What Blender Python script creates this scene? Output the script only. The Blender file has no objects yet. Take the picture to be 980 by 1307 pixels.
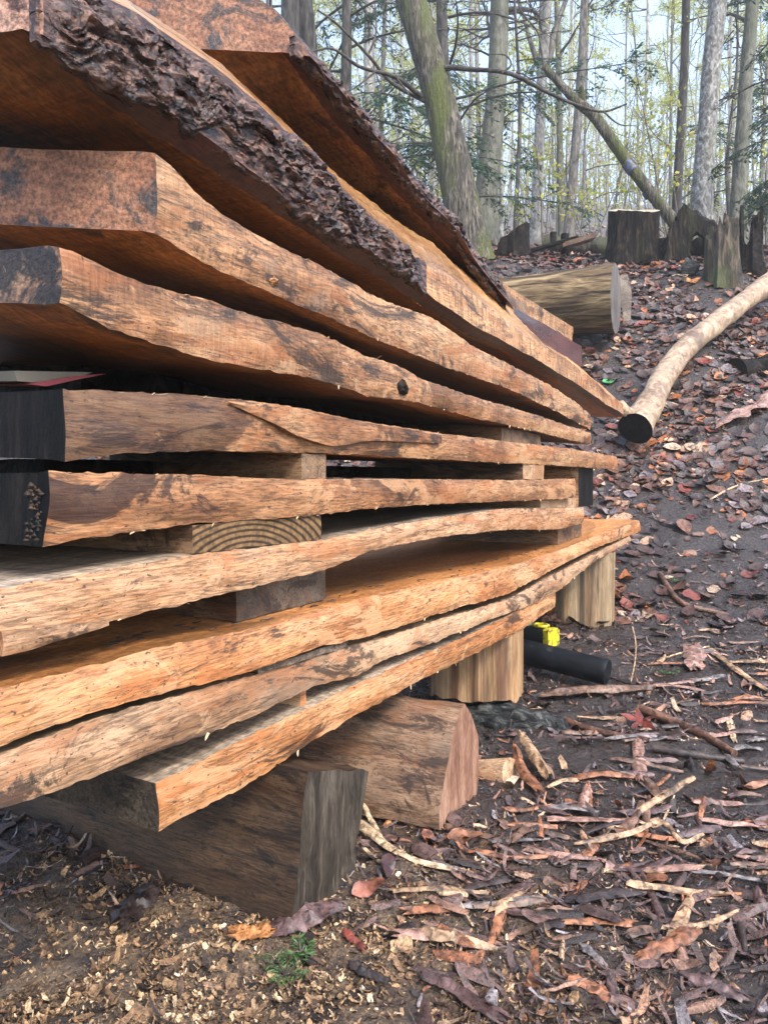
import bpy, math, random
import numpy as np
from mathutils import Matrix, Vector, Euler

random.seed(7)
rng = np.random.default_rng(7)
R = math.radians
scene = bpy.context.scene
COL = scene.collection

# ------------------------------------------------------------------ camera
YAW, PITCH, CAM_Z, FPX = R(29.3), R(2.42), 0.76, 981.0
cam_data = bpy.data.cameras.new('camera')
cam = bpy.data.objects.new('camera', cam_data)
COL.objects.link(cam)
cam.location = (0, 0, CAM_Z)
cam.rotation_euler = (math.pi / 2 - PITCH, 0, YAW)
cam_data.sensor_fit = 'HORIZONTAL'
cam_data.sensor_width = 36.0
cam_data.lens = 36.0 * FPX / 980.0
cam_data.clip_start = 0.02
cam_data.clip_end = 1000
scene.camera = cam

# ------------------------------------------------------------------ sky and sun
SUN_EL, SUN_AZ = R(46), R(115)          # azimuth clockwise from +Y
world = bpy.data.worlds.new('World')
scene.world = world
world.use_nodes = True
wn = world.node_tree.nodes
wn.clear()
w_out = wn.new('ShaderNodeOutputWorld')
w_bg = wn.new('ShaderNodeBackground')
w_sky = wn.new('ShaderNodeTexSky')
w_sky.sky_type = 'NISHITA'
w_sky.sun_disc = False
w_sky.sun_elevation = SUN_EL
w_sky.sun_rotation = SUN_AZ
w_sky.dust_density = 2.0
w_sky.air_density = 1.0
w_bg.inputs['Strength'].default_value = 0.15
world.node_tree.links.new(w_sky.outputs[0], w_bg.inputs[0])
world.node_tree.links.new(w_bg.outputs[0], w_out.inputs[0])

sun_data = bpy.data.lights.new('sun', 'SUN')
sun_data.energy = 1.2
sun_data.angle = R(13)
sun_data.color = (1.0, 0.95, 0.87)
sun = bpy.data.objects.new('sun', sun_data)
COL.objects.link(sun)
_sd = Vector((math.sin(SUN_AZ) * math.cos(SUN_EL), math.cos(SUN_AZ) * math.cos(SUN_EL), math.sin(SUN_EL)))
sun.rotation_euler = _sd.to_track_quat('Z', 'Y').to_euler()
sun.location = (3, -1, 6)

scene.view_settings.view_transform = 'Standard'
scene.view_settings.look = 'None'
scene.view_settings.gamma = 1.0
scene.view_settings.exposure = 2.3
scene.view_settings.use_curve_mapping = False
scene.render.engine = 'CYCLES'
scene.cycles.use_denoising = True
scene.cycles.max_bounces = 8
scene.cycles.diffuse_bounces = 4
scene.cycles.transparent_max_bounces = 8
scene.cycles.caustics_reflective = False
scene.cycles.caustics_refractive = False

# ------------------------------------------------------------------ helpers: projection
CAM_M = Euler(cam.rotation_euler).to_matrix()
CAM_P = Vector((0, 0, CAM_Z))
SN, CS = math.sin(YAW), math.cos(YAW)

def ray(px, py):
    return CAM_M @ Vector(((px - 490.0) / FPX, -(py - 653.5) / FPX, -1.0))

def at(px, py, depth):
    return CAM_P + ray(px, py) * depth

def onx(px, py, X):
    d = ray(px, py)
    return CAM_P + d * (X / d.x)

# ------------------------------------------------------------------ helpers: noise (vectorised value noise)
def _hash(ix, iy, iz, seed):
    h = (ix.astype(np.int64) * 374761393 + iy.astype(np.int64) * 668265263 + iz.astype(np.int64) * 2147483647 + seed * 1274126177) & 0xFFFFFFFF
    h = ((h ^ (h >> 13)) * 1274126177) & 0xFFFFFFFF
    h = ((h ^ (h >> 16)) * 2246822519) & 0xFFFFFFFF
    return ((h ^ (h >> 15)) & 0xFFFFFF) / float(0xFFFFFF) * 2.0 - 1.0

def vnoise(x, y, z, seed=0):
    x, y, z = np.broadcast_arrays(np.asarray(x, float), np.asarray(y, float), np.asarray(z, float))
    ix, iy, iz = np.floor(x), np.floor(y), np.floor(z)
    fx, fy, fz = x - ix, y - iy, z - iz
    fx, fy, fz = fx * fx * (3 - 2 * fx), fy * fy * (3 - 2 * fy), fz * fz * (3 - 2 * fz)
    r = 0
    for a in (0, 1):
        for b in (0, 1):
            for c in (0, 1):
                w = (fx if a else 1 - fx) * (fy if b else 1 - fy) * (fz if c else 1 - fz)
                r = r + w * _hash(ix + a, iy + b, iz + c, seed)
    return r

def fbm(x, y, z, octv=4, seed=0, gain=.5):
    s, a, f = 0, 1.0, 1.0
    for o in range(octv):
        s = s + a * vnoise(np.asarray(x) * f, np.asarray(y) * f, np.asarray(z) * f, seed + o)
        a *= gain
        f *= 2.03
    return s

# ------------------------------------------------------------------ helpers: terrain height
_GD = np.array([-60, 0, 1.5, 2.5, 3.4, 4.2, 4.8, 5.15, 6.4, 7.6, 8.6, 11, 20, 40, 62, 90, 300.])
_GZ = np.array([-1.0, 0, 0.0, .03, .12, .38, .76, 1.03, 1.97, 2.78, 3.20, 3.99, 6.7, 14.0, 22.6, 32, 42.])

def G(x, y):
    x = np.asarray(x, float)
    y = np.asarray(y, float)
    D = -SN * x + CS * y
    L = CS * x + SN * y
    Dw = D + .22 * vnoise(L * .7, D * .25, 3.3, 5) * np.clip((D - 3.6) / 1.5, 0, 1)
    z = np.interp(Dw, _GD, _GZ)
    far = np.clip((D - 3.0) / 4.0, 0, 1)
    z = z + .035 * (.35 + far) * fbm(x * 1.7, y * 1.7, 0, 3, 11)
    z = z + .012 * fbm(x * 7, y * 7, 0, 3, 21)
    rut = np.clip((D - 2.6) / .6, 0, 1) * np.clip((5.0 - D) / .6, 0, 1) * np.clip((L - .9) / .5, 0, 1)
    z = z + rut * .05 * (np.abs(vnoise(x * 2.3, y * 2.3, 1.7, 31)) - .4)
    # leaf mould mound carrying the stumps
    mp = at(850, 350, 7.8)
    z = z + .05 * np.exp(-(((x - mp.x) / .9) ** 2 + ((y - mp.y) / .8) ** 2))
    mq = at(925, 380, 6.9)
    z = z + .16 * np.exp(-(((x - mq.x) / .55) ** 2 + ((y - mq.y) / .6) ** 2))
    # small heap of chips pushed up against the timber
    hp = at(60, 1130, 1.62)
    z = z + .03 * np.exp(-(((x - hp.x) / .35) ** 2 + ((y - hp.y) / .25) ** 2))
    return z

def g(x, y):
    return float(G(x, y))

def gp(px, py):
    """the point of the ground seen at a place of the picture"""
    d = ray(px, py)
    ts = np.linspace(.5, 40, 4000)
    xs, ys, zs = d.x * ts, d.y * ts, CAM_Z + d.z * ts
    k = np.argmax(zs < G(xs, ys))
    t = ts[k]
    return Vector((d.x * t, d.y * t, g(d.x * t, d.y * t)))

# ------------------------------------------------------------------ helpers: objects
def tag(o, label=None, cat=None, group=None, kind=None):
    if label: o['label'] = label
    if cat: o['category'] = cat
    if group: o['group'] = group
    if kind: o['kind'] = kind
    return o

def empty(name, loc):
    o = bpy.data.objects.new(name, None)
    o.empty_display_size = .1
    o.location = loc
    COL.objects.link(o)
    return o

def wloc(o):
    v = Vector(o.location)
    while o.parent:
        o = o.parent
        v = v + Vector(o.location)
    return v

def mesh_obj(name, V, F, mats, parent=None, midx=None, smooth=True, sharp=None, col=None, origin=None):
    """one mesh object from world coordinates; its origin goes to the middle of its foot"""
    V = np.asarray(V, dtype=np.float64).reshape(-1, 3)
    if origin is None:
        lo, hi = V.min(0), V.max(0)
        origin = np.array([(lo[0] + hi[0]) / 2, (lo[1] + hi[1]) / 2, lo[2]])
    origin = np.asarray(origin, float)
    me = bpy.data.meshes.new(name)
    L = V - origin
    if isinstance(F, np.ndarray):
        n, k = F.shape
        me.vertices.add(len(L))
        me.vertices.foreach_set('co', L.astype(np.float32).ravel())
        me.loops.add(n * k)
        me.loops.foreach_set('vertex_index', F.astype(np.int32).ravel())
        me.polygons.add(n)
        me.polygons.foreach_set('loop_start', (np.arange(n) * k).astype(np.int32))
        me.polygons.foreach_set('loop_total', np.full(n, k, np.int32))
        me.update(calc_edges=True)
    else:
        me.from_pydata(L.tolist(), [], F)
        me.update()
    if not isinstance(mats, (list, tuple)):
        mats = [mats]
    for m in mats:
        me.materials.append(m)
    if midx is not None:
        me.polygons.foreach_set('material_index', np.asarray(midx, np.int32))
    if smooth:
        me.polygons.foreach_set('use_smooth', np.ones(len(me.polygons), bool))
        if sharp:
            me.set_sharp_from_angle(angle=R(sharp))
    if col is not None:
        ca = me.color_attributes.new('tint', 'FLOAT_COLOR', 'POINT')
        c4 = np.ones((len(L), 4), np.float32)
        c4[:, :3] = col
        ca.data.foreach_set('color', c4.ravel())
    me.validate()
    o = bpy.data.objects.new(name, me)
    COL.objects.link(o)
    if parent is not None:
        o.parent = parent
        o.location = Vector(origin) - wloc(parent)
    else:
        o.location = origin
    return o

def join(parts):
    Vs, Fs, n = [], [], 0
    for V, F in parts:
        Vs.append(np.asarray(V, float))
        Fs.append(np.asarray(F) + n)
        n += len(V)
    return np.concatenate(Vs), np.concatenate(Fs)

def tube(path, radii, nseg=10, rough=0.0, freq=6.0, seed=0, cap=True, flute=0.0, vfreq=None):
    """quads of a bent tapering limb"""
    P = np.asarray([tuple(p) for p in path], float)
    n = len(P)
    radii = np.broadcast_to(np.asarray(radii, float), (n,))
    T = np.gradient(P, axis=0)
    T /= np.linalg.norm(T, axis=1)[:, None] + 1e-12
    ref = np.array([0, 0, 1.0]) if abs(T[0][2]) < .9 else np.array([1.0, 0, 0])
    u = np.cross(T[0], ref); u /= np.linalg.norm(u)
    U = []
    for i in range(n):
        u = u - T[i] * np.dot(u, T[i]); u /= np.linalg.norm(u) + 1e-12
        U.append(u)
    U = np.array(U)
    W = np.cross(T, U)
    a = np.linspace(0, 2 * np.pi, nseg, endpoint=False)
    rr = np.repeat(radii[:, None], nseg, 1)
    dirs = np.cos(a)[None, :, None] * U[:, None, :] + np.sin(a)[None, :, None] * W[:, None, :]
    if rough > 0:
        base = P[:, None, :] + dirs * rr[..., None]
        q = base * freq
        nz = fbm(q[..., 0], q[..., 1], q[..., 2] * (vfreq or 1), 3, seed)
        rr = rr * (1 + rough * nz)
    if flute:
        rr = rr * (1 + flute * np.cos(5 * a + seed)[None, :])
    V = (P[:, None, :] + dirs * rr[..., None]).reshape(-1, 3)
    i = np.arange(n - 1)[:, None] * nseg
    j = np.arange(nseg)[None, :]
    j2 = (j + 1) % nseg
    F = np.stack([i + j, i + j2, i + nseg + j2, i + nseg + j], -1).reshape(-1, 4)
    if cap:
        c0, c1 = len(V), len(V) + 1
        V = np.concatenate([V, P[:1], P[-1:]])
        jj = np.arange(0, nseg)
        jn = (jj + 1) % nseg
        last = (n - 1) * nseg
        F = np.concatenate([F, np.stack([np.full(nseg, c0), jn, jj, jj], -1),
                            np.stack([np.full(nseg, c1), last + jj, last + jn, last + jn], -1)])
    return V, F

def tri_fix(F):
    """mixed array whose doubled last index means a triangle -> python lists"""
    return [list(f[:3]) if f[2] == f[3] else list(f) for f in F.tolist()]

def spline(pts, n):
    """Catmull-Rom through points"""
    P = np.asarray([tuple(p) for p in pts], float)
    if len(P) < 3:
        return P[0] + (P[-1] - P[0]) * np.linspace(0, 1, n)[:, None]
    Q = np.concatenate([[2 * P[0] - P[1]], P, [2 * P[-1] - P[-2]]])
    t = np.linspace(0, len(P) - 1 - 1e-6, n)
    k = t.astype(int)
    f = (t - k)[:, None]
    a, b, c, d = Q[k], Q[k + 1], Q[k + 2], Q[k + 3]
    return .5 * ((2 * b) + (-a + c) * f + (2 * a - 5 * b + 4 * c - d) * f ** 2 + (-a + 3 * b - 3 * c + d) * f ** 3)

# ------------------------------------------------------------------ helpers: materials
class Mat:
    def __init__(self, name, rough=.6, spec=.5):
        self.m = bpy.data.materials.new(name)
        self.m.use_nodes = True
        self.t = self.m.node_tree
        self.t.nodes.clear()
        self.out = self.N('ShaderNodeOutputMaterial')
        self.b = self.N('ShaderNodeBsdfPrincipled')
        self.b.inputs['Roughness'].default_value = rough
        self.b.inputs['Specular IOR Level'].default_value = spec
        self.L(self.b.outputs[0], self.out.inputs[0])
        self._co = None
    def N(self, t): return self.t.nodes.new(t)
    def L(self, a, b): self.t.links.new(a, b)
    def S(self, sock, v):
        if hasattr(v, 'is_output') or isinstance(v, bpy.types.NodeSocket): self.L(v, sock)
        elif isinstance(v, (tuple, list)) and len(v) == 3 and sock.type == 'RGBA': sock.default_value = (*v, 1)
        else: sock.default_value = v
    def co(self, scale=(1, 1, 1), rot=(0, 0, 0), rand=True):
        if self._co is None:
            tc = self.N('ShaderNodeTexCoord')
            if rand:
                oi = self.N('ShaderNodeObjectInfo')
                mm = self.N('ShaderNodeMath'); mm.operation = 'MULTIPLY'
                self.L(oi.outputs['Random'], mm.inputs[0]); mm.inputs[1].default_value = 37.0
                va = self.N('ShaderNodeVectorMath'); va.operation = 'ADD'
                self.L(tc.outputs['Object'], va.inputs[0]); self.L(mm.outputs[0], va.inputs[1])
                self._co = va.outputs[0]
            else:
                self._co = tc.outputs['Object']
        mp = self.N('ShaderNodeMapping')
        self.L(self._co, mp.inputs[0])
        mp.inputs['Scale'].default_value = scale
        mp.inputs['Rotation'].default_value = rot
        return mp.outputs[0]
    def noise(self, scale, detail=4, vec=None, rough=.55, dist=0.0):
        n = self.N('ShaderNodeTexNoise')
        n.inputs['Scale'].default_value = scale
        n.inputs['Detail'].default_value = detail
        n.inputs['Roughness'].default_value = rough
        n.inputs['Distortion'].default_value = dist
        self.L(vec if vec is not None else self.co(), n.inputs['Vector'])
        return n.outputs['Fac']
    def voronoi(self, scale, vec=None, feature='F1', out='Distance'):
        n = self.N('ShaderNodeTexVoronoi')
        n.feature = feature
        n.inputs['Scale'].default_value = scale
        self.L(vec if vec is not None else self.co(), n.inputs['Vector'])
        return n.outputs[out]
    def ramp(self, fac, stops, interp='LINEAR'):
        r = self.N('ShaderNodeValToRGB')
        r.color_ramp.interpolation = interp
        e = r.color_ramp.elements
        while len(e) < len(stops): e.new(.5)
        for i, (p, c) in enumerate(stops):
            e[i].position = p
            e[i].color = (*c, 1) if isinstance(c, (tuple, list)) else (c, c, c, 1)
        self.L(fac, r.inputs[0])
        return r.outputs[0]
    def mix(self, a, b, fac, mode='MIX'):
        n = self.N('ShaderNodeMix')
        n.data_type = 'RGBA'
        n.blend_type = mode
        self.S(n.inputs[0], fac)
        self.S(n.inputs[6], a)
        self.S(n.inputs[7], b)
        return n.outputs[2]
    def math(self, a, b, op='MULTIPLY'):
        n = self.N('ShaderNodeMath')
        n.operation = op
        self.S(n.inputs[0], a)
        self.S(n.inputs[1], b)
        return n.outputs[0]
    def attr(self, name='tint'):
        n = self.N('ShaderNodeAttribute')
        n.attribute_name = name
        return n.outputs['Color']
    def bump(self, h, strength=.5, dist=.01, prev=None):
        n = self.N('ShaderNodeBump')
        n.inputs['Strength'].default_value = strength
        n.inputs['Distance'].default_value = dist
        self.L(h, n.inputs['Height'])
        if prev is not None: self.L(prev, n.inputs['Normal'])
        self.L(n.outputs[0], self.b.inputs['Normal'])
        return n.outputs[0]
    def color(self, c): self.S(self.b.inputs['Base Color'], c); return self
    def rough(self, c): self.S(self.b.inputs['Roughness'], c); return self

def mul(c, k): return tuple(v * k for v in c)

KW = .66     # wood reflects this share of the tones listed below

def wood_edge(name, dark, mid, light, stain=.45, stain_col=(.026, .016, .012), wet=.5, near_stain=None, grey=.0, ax=1, relief=.22, saw=0.0):
    """hewn or peeled natural edge of a plank: long streaks, crisp peeled patches, stains, checks and specks"""
    m = Mat(name, wet, .4)
    def st3(a, k, c=1):
        return [(k, a, c), (a, k, c), (a, c, k)][ax]
    dark, mid, light = [(c[0] * KW, c[1] * KW * .92, c[2] * KW * .94) for c in (dark, mid, light)]
    s1 = m.noise(5, 8, m.co(st3(1, .30, 1)), .66, .8)
    base = m.ramp(s1, [(.36, dark), (.48, mid), (.60, light)])
    streak = m.noise(52, 12, m.co(st3(1, .045, 1)), .76, .25)
    base = m.mix(base, m.ramp(streak, [(.38, .34), (.47, .92), (.52, 1.05), (.62, 1.4)]), .72, 'MULTIPLY')
    fine = m.noise(330, 4, m.co(st3(1, .09, 1)), .7, .0)
    base = m.mix(base, m.ramp(fine, [(.40, .4), (.5, 1.0), (.58, 1.4)]), .75, 'MULTIPLY')
    pale = m.noise(10, 12, m.co(st3(1, .38, 1.1)), .74, 1.0)
    base = m.mix(base, m.mix(mul(light, 1.35), mul(light, 1.0), streak), m.ramp(pale, [(.535, 0.0), (.565, .62)]))
    warm = m.noise(8, 12, m.co(st3(1, .34, 1.2), (.4, .2, .1)), .74, .9)
    base = m.mix(base, (mid[0] * 1.05, mid[1] * .72, mid[2] * .5), m.ramp(warm, [(.53, 0.0), (.575, .5)]))
    gy = m.noise(5, 8, m.co(st3(1, .5, 1.3)), .7, .8)
    base = m.mix(base, (.15, .115, .085), m.ramp(gy, [(.61 - grey * .2, 0.0), (.70 - grey * .2, .6)]))
    st = m.noise(9, 12, m.co(st3(1, .36, 1.2)), .76, .9)
    base = m.mix(base, stain_col, m.ramp(st, [(.615 - .18 * stain, 0.0), (.655 - .18 * stain, .85)]))
    if near_stain is not None:
        y0, w, amt = near_stain
        tc = m.N('ShaderNodeTexCoord'); sx = m.N('ShaderNodeSeparateXYZ'); m.L(tc.outputs['Object'], sx.inputs[0])
        f = m.math(m.math(sx.outputs[1], y0, 'SUBTRACT'), 1 / w)
        f = m.math(f, m.math(m.math(m.noise(8, 7, m.co(st3(1, .5, 1)), .66, 1.0), .5, 'SUBTRACT'), 4.2), 'ADD')
        base = m.mix(base, (.020, .008, .006), m.ramp(f, [(.40, amt), (.55, 0.0)]))
    ck = m.noise(26, 5, m.co(st3(1, .06, 1)), .6, .5)
    base = m.mix(base, mul(stain_col, .7), m.ramp(ck, [(.585, 0.0), (.597, .75), (.609, 0.0)]))
    sp = m.noise(190, 3, m.co(st3(1, .5, 1)), .6)
    base = m.mix(base, mul(stain_col, 1.0), m.ramp(sp, [(.64, 0.0), (.68, .85)]))
    hgt = streak
    if saw:
        mk = m.noise(130, 3, m.co(st3(.10, 1, .10), (.35, 0, 0)), .5)
        base = m.mix(base, m.ramp(mk, [(.38, .42), (.56, 1.12)]), saw, 'MULTIPLY')
        hgt = m.math(streak, mk, 'ADD')
    m.color(base)
    m.rough(m.ramp(streak, [(.3, wet - .15), (.7, min(.95, wet + .15))]))
    n = m.bump(hgt, .7, .004)
    n = m.bump(st, relief, .010, n)
    m.bump(fine, .35, .0015, n)
    return m.m

def wood_face(name, dark, mid, light, saw=.35, stain=.3, wet=.5, stain_col=(.03, .016, .010)):
    """sawn flat of a plank: grain along its length, mill marks across"""
    m = Mat(name, wet)
    dark, mid, light = mul(dark, KW), mul(mid, KW), mul(light, KW)
    gr = m.noise(34, 12, m.co((1, .06, .4)), .78, .4)
    base = m.ramp(gr, [(.36, dark), (.5, mid), (.64, light)])
    fl = m.noise(2.6, 6, m.co((1, .3, 1)), .62, 1.2)
    base = m.mix(base, m.ramp(fl, [(.37, .42), (.63, 1.4)]), .85, 'MULTIPLY')
    st = m.noise(7, 8, m.co((1, .3, 1)), .72, 1.5)
    base = m.mix(base, stain_col, m.ramp(st, [(.64 - .15 * stain, 0.0), (.73 - .15 * stain, .85)]))
    mk = m.noise(120, 2, m.co((.06, 1, .06), (0, 0, .12)), .5)
    base = m.mix(base, m.ramp(mk, [(.40, .5), (.57, 1.18)]), saw, 'MULTIPLY')
    sp = m.noise(150, 4, m.co((1, .4, 1)), .65)
    base = m.mix(base, m.ramp(sp, [(.40, .5), (.60, 1.3)]), .8, 'MULTIPLY')
    m.color(base)
    m.rough(m.ramp(fl, [(.3, max(.1, wet - .12)), (.7, min(.9, wet + .15))]))
    n = m.bump(mk, .4, .0025)
    m.bump(gr, .45, .003, n)
    return m.m

def wood_end(name, a, b, c, ring=True, blot=(.012, .011, .012), blot_at=.55, wet=.45, spec=.3):
    """cross-cut end: faint growth rings, dirt and mould"""
    m = Mat(name, wet, spec)
    v = m.co((1, 1, 1))
    w = m.N('ShaderNodeTexWave')
    w.wave_type = 'RINGS'; w.rings_direction = 'Y'
    w.inputs['Scale'].default_value = 16
    w.inputs['Distortion'].default_value = 4
    w.inputs['Detail'].default_value = 4
    m.L(m.co((.55, .3, 1)), w.inputs['Vector'])
    base = m.ramp(m.noise(9, 7, v, .66, .5), [(.3, a), (.5, b), (.72, c)])
    if ring:
        base = m.mix(base, m.ramp(w.outputs['Fac'], [(.2, .62), (.7, 1.1)]), .5, 'MULTIPLY')
    bl = m.noise(11, 8, v, .7, .7)
    base = m.mix(base, blot, m.ramp(bl, [(blot_at, 0.0), (blot_at + .07, .93)]))
    fine = m.noise(170, 5, v, .65)
    base = m.mix(base, m.ramp(fine, [(.38, .4), (.62, 1.45)]), .85, 'MULTIPLY')
    m.color(base)
    n = m.bump(fine, .6, .003)
    m.bump(bl, .5, .012, n)
    return m.m

def bark_mat(name, deep, mid, high, scale=22, wet=.35, stretch=(1, 1, 1), moss=None, moss_at=.5, bumpd=.012, spec=.3, rot=(0, 0, 0)):
    m = Mat(name, wet, spec)
    v = m.co(stretch, rot)
    n1 = m.noise(scale, 7, v, .62, .8)
    n2 = m.noise(scale * .32, 5, v, .6, .4)
    base = m.ramp(n1, [(.38, deep), (.51, mid), (.64, high)])
    base = m.mix(base, m.ramp(n2, [(.3, .55), (.7, 1.3)]), .8, 'MULTIPLY')
    if moss:
        mo = m.noise(3.2, 6, m.co((1, 1, .45)), .62, .3)
        mcol = m.ramp(m.noise(70, 4), [(.3, mul(moss, .5)), (.7, mul(moss, 1.4))])
        base = m.mix(base, mcol, m.ramp(mo, [(moss_at - .08, 0.0), (moss_at + .1, .92)]))
    m.color(base)
    m.rough(m.ramp(n2, [(.35, max(.12, wet - .15)), (.7, min(.95, wet + .25))]))
    n = m.bump(n1, .9, bumpd)
    m.bump(m.noise(scale * 6, 4, v), .5, bumpd * .25, n)
    return m.m

def tint_mat(name, rough=.45, spec=.5, trans=0.0, var=.5, scale=90, bump=.3, grain=False):
    m = Mat(name, rough, spec)
    a = m.attr()
    n = m.noise(scale, 5, m.co(rand=False), .65)
    c = m.mix(a, m.ramp(n, [(.38, 1 - var), (.62, 1 + var * .8)]), 1.0, 'MULTIPLY')
    if grain:
        n2 = m.noise(scale * 4.5, 5, m.co(rand=False), .7)
        c = m.mix(c, m.ramp(n2, [(.34, .35), (.5, 1.0), (.66, 1.5)]), .9, 'MULTIPLY')
        n3 = m.noise(scale * .8, 6, m.co(rand=False), .7, .5)
        c = m.mix(c, (.018, .013, .011), m.ramp(n3, [(.56, 0.0), (.63, .8)]))
        m.rough(m.ramp(n, [(.35, rough - .06), (.6, min(.9, rough + .38))]))
        n = m.math(n, n2, 'ADD')
    m.color(c)
    if bump: m.bump(n, bump, .003)
    if trans:
        t = m.N('ShaderNodeBsdfTranslucent')
        m.L(c, t.inputs[0])
        mx = m.N('ShaderNodeMixShader')
        mx.inputs[0].default_value = trans
        m.L(m.b.outputs[0], mx.inputs[1]); m.L(t.outputs[0], mx.inputs[2])
        m.L(mx.outputs[0], m.out.inputs[0])
    return m.m

# ------------------------------------------------------------------ materials
def ground_mat():
    m = Mat('leaf_mould_soil', .5, .55)
    v = m.co(rand=False)
    big = m.noise(1.1, 5, v, .6, .3)
    mid = m.noise(9, 6, v, .65, .4)
    fine = m.noise(70, 6, v, .7)
    base = m.ramp(mid, [(.3, (.006, .0045, .004)), (.5, (.020, .014, .012)), (.7, (.050, .034, .028))])
    base = m.mix(base, m.ramp(fine, [(.3, (.007, .005, .005)), (.5, (.028, .020, .017)), (.68, (.10, .068, .052))]), .55)
    base = m.mix(base, (.028, .022, .021), m.ramp(big, [(.45, 0.0), (.65, .55)]))
    # sawdust around the timber
    tc = m.N('ShaderNodeNewGeometry')
    sx = m.N('ShaderNodeSeparateXYZ'); m.L(tc.outputs['Position'], sx.inputs[0])
    dx = m.math(m.math(sx.outputs[0], .75, 'ADD'), 1.15, 'MULTIPLY')
    dy = m.math(m.math(sx.outputs[1], .75, 'SUBTRACT'), 1.0, 'MULTIPLY')
    r2 = m.math(m.math(dx, dx), m.math(dy, dy), 'ADD')
    fall = m.ramp(r2, [(.12, 1.0), (.75, 0.0)])
    saw = m.math(fall, m.ramp(m.noise(14, 5, v, .65), [(.38, 0.0), (.6, 1.0)]))
    base = m.mix(base, m.ramp(m.noise(160, 4, v, .7), [(.38, (.06, .038, .022)), (.62, (.28, .19, .11))]), m.math(saw, .8))
    # far leaf-covered hillside is paler and warmer
    far = m.math(m.math(m.math(sx.outputs[0], -SN), m.math(sx.outputs[1], CS), 'ADD'), .04)
    base = m.mix(base, m.ramp(m.noise(6, 6, v, .7), [(.38, (.04, .028, .018)), (.62, (.15, .105, .062))]), m.ramp(far, [(.34, 0.0), (.6, 1.0)]))
    m.color(base)
    m.rough(m.ramp(m.noise(11, 6, v, .65), [(.42, .12), (.58, .65)]))
    n = m.bump(mid, .8, .04)
    m.bump(fine, 1.0, .010, n)
    return m.m

def torn_end(name, cols, dark, spec=.3):
    m = Mat(name, .6, spec)
    n = m.noise(30, 7, m.co((1, 1, .16), (.25, 0, 0)), .68, 1.0)
    b = m.ramp(n, [(.37, cols[0]), (.49, cols[1]), (.61, cols[2])])
    k = m.noise(16, 7, m.co((1, 1, .22), (.5, 0, 0)), .7, .8)
    b = m.mix(b, dark, m.ramp(k, [(.55, 0.0), (.64, .85)]))
    f = m.noise(190, 5, m.co((1, 1, .3)), .65)
    b = m.mix(b, m.ramp(f, [(.3, .5), (.7, 1.3)]), .85, 'MULTIPLY')
    m.color(b)
    nn = m.bump(n, .7, .01)
    m.bump(f, .5, .003, nn)
    return m.m

M = {}
M['ground'] = ground_mat()
M['edge_tan'] = wood_edge('hewn_tan_edge', (.22, .105, .042), (.42, .225, .10), (.58, .37, .19), .48, saw=.25, grey=.15)
M['edge_pale'] = wood_edge('hewn_pale_edge', (.34, .165, .07), (.54, .31, .15), (.68, .45, .26), .24, grey=.1)
M['edge_brown'] = wood_edge('weathered_brown_edge', (.18, .085, .035), (.36, .18, .078), (.52, .31, .15), .45)
M['edge_grey'] = wood_edge('weathered_tan_edge', (.26, .15, .075), (.44, .275, .145), (.58, .40, .23), .42, grey=.25)
M['edge_orange'] = wood_edge('fresh_orange_edge', (.38, .155, .05), (.56, .275, .105), (.68, .42, .21), .2)
M['edge_stained'] = wood_edge('stained_brown_edge', (.22, .10, .04), (.42, .215, .092), (.58, .35, .17), .25, near_stain=(-1.32, .5, .85))
M['edge_dark_near'] = wood_edge('brown_edge_dark_near_end', (.22, .105, .042), (.42, .215, .092), (.56, .34, .16), .28, near_stain=(-1.40, .3, .7))
M['edge_sawn'] = wood_edge('rough_sawn_edge', (.22, .10, .035), (.46, .235, .09), (.60, .36, .17), .3, saw=.8)
M['wane'] = wood_face('smooth_peeled_wane', (.42, .18, .06), (.60, .30, .12), (.72, .42, .20), .15, 0, .32)
M['under'] = wood_face('orange_underside', (.26, .085, .022), (.46, .17, .045), (.60, .27, .085), .4, .62, .42)
M['inner_bark'] = wood_face('dark_red_inner_bark', (.055, .014, .009), (.10, .028, .016), (.17, .055, .03), .1, .3, .4)
M['top_orange'] = wood_face('fresh_orange_face', (.42, .15, .04), (.60, .25, .075), (.70, .36, .14), .3, .0, .5)
M['top_grey'] = wood_face('weathered_grey_face', (.25, .175, .115), (.42, .32, .225), (.58, .46, .35), .55, .1, .6)
M['top_tan'] = wood_face('weathered_tan_face', (.22, .125, .065), (.40, .255, .145), (.52, .37, .23), .45, .25, .5)
M['end_red'] = wood_end('red_brown_end', (.14, .055, .03), (.24, .11, .062), (.34, .18, .105), True, (.040, .038, .040), .50)
M['end_spalt'] = wood_end('brown_end_with_black_mould', (.12, .06, .035), (.22, .12, .07), (.32, .20, .12), True, (.012, .012, .014), .47)
M['end_pink'] = wood_end('pinkish_end', (.20, .09, .06), (.36, .19, .13), (.48, .30, .22), True, (.05, .02, .015), .56)
M['end_black'] = torn_end('black_wet_end', [(.0015, .0014, .0016), (.0045, .004, .0042), (.014, .011, .010)], (.002, .002, .002), .12)
M['end_dark'] = wood_end('dark_muddy_end', (.03, .022, .016), (.055, .042, .032), (.09, .07, .05), False, (.018, .014, .011), .55)
M['end_dry'] = wood_end('dry_ringed_end', (.10, .055, .022), (.18, .105, .045), (.27, .17, .08), True, (.03, .02, .012), .64)
M['plank_bark'] = bark_mat('wet_dark_bark', (.006, .003, .003), (.050, .022, .016), (.19, .10, .066), 90, .24, (1, .35, 1), bumpd=.006, spec=.5)
M['fibre'] = Mat('torn_wood_fibre', .6).color((.42, .28, .16)).m
M['sticker'] = wood_edge('dry_sticker_wood', (.11, .062, .03), (.22, .135, .07), (.34, .23, .13), .45, ax=0)
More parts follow.
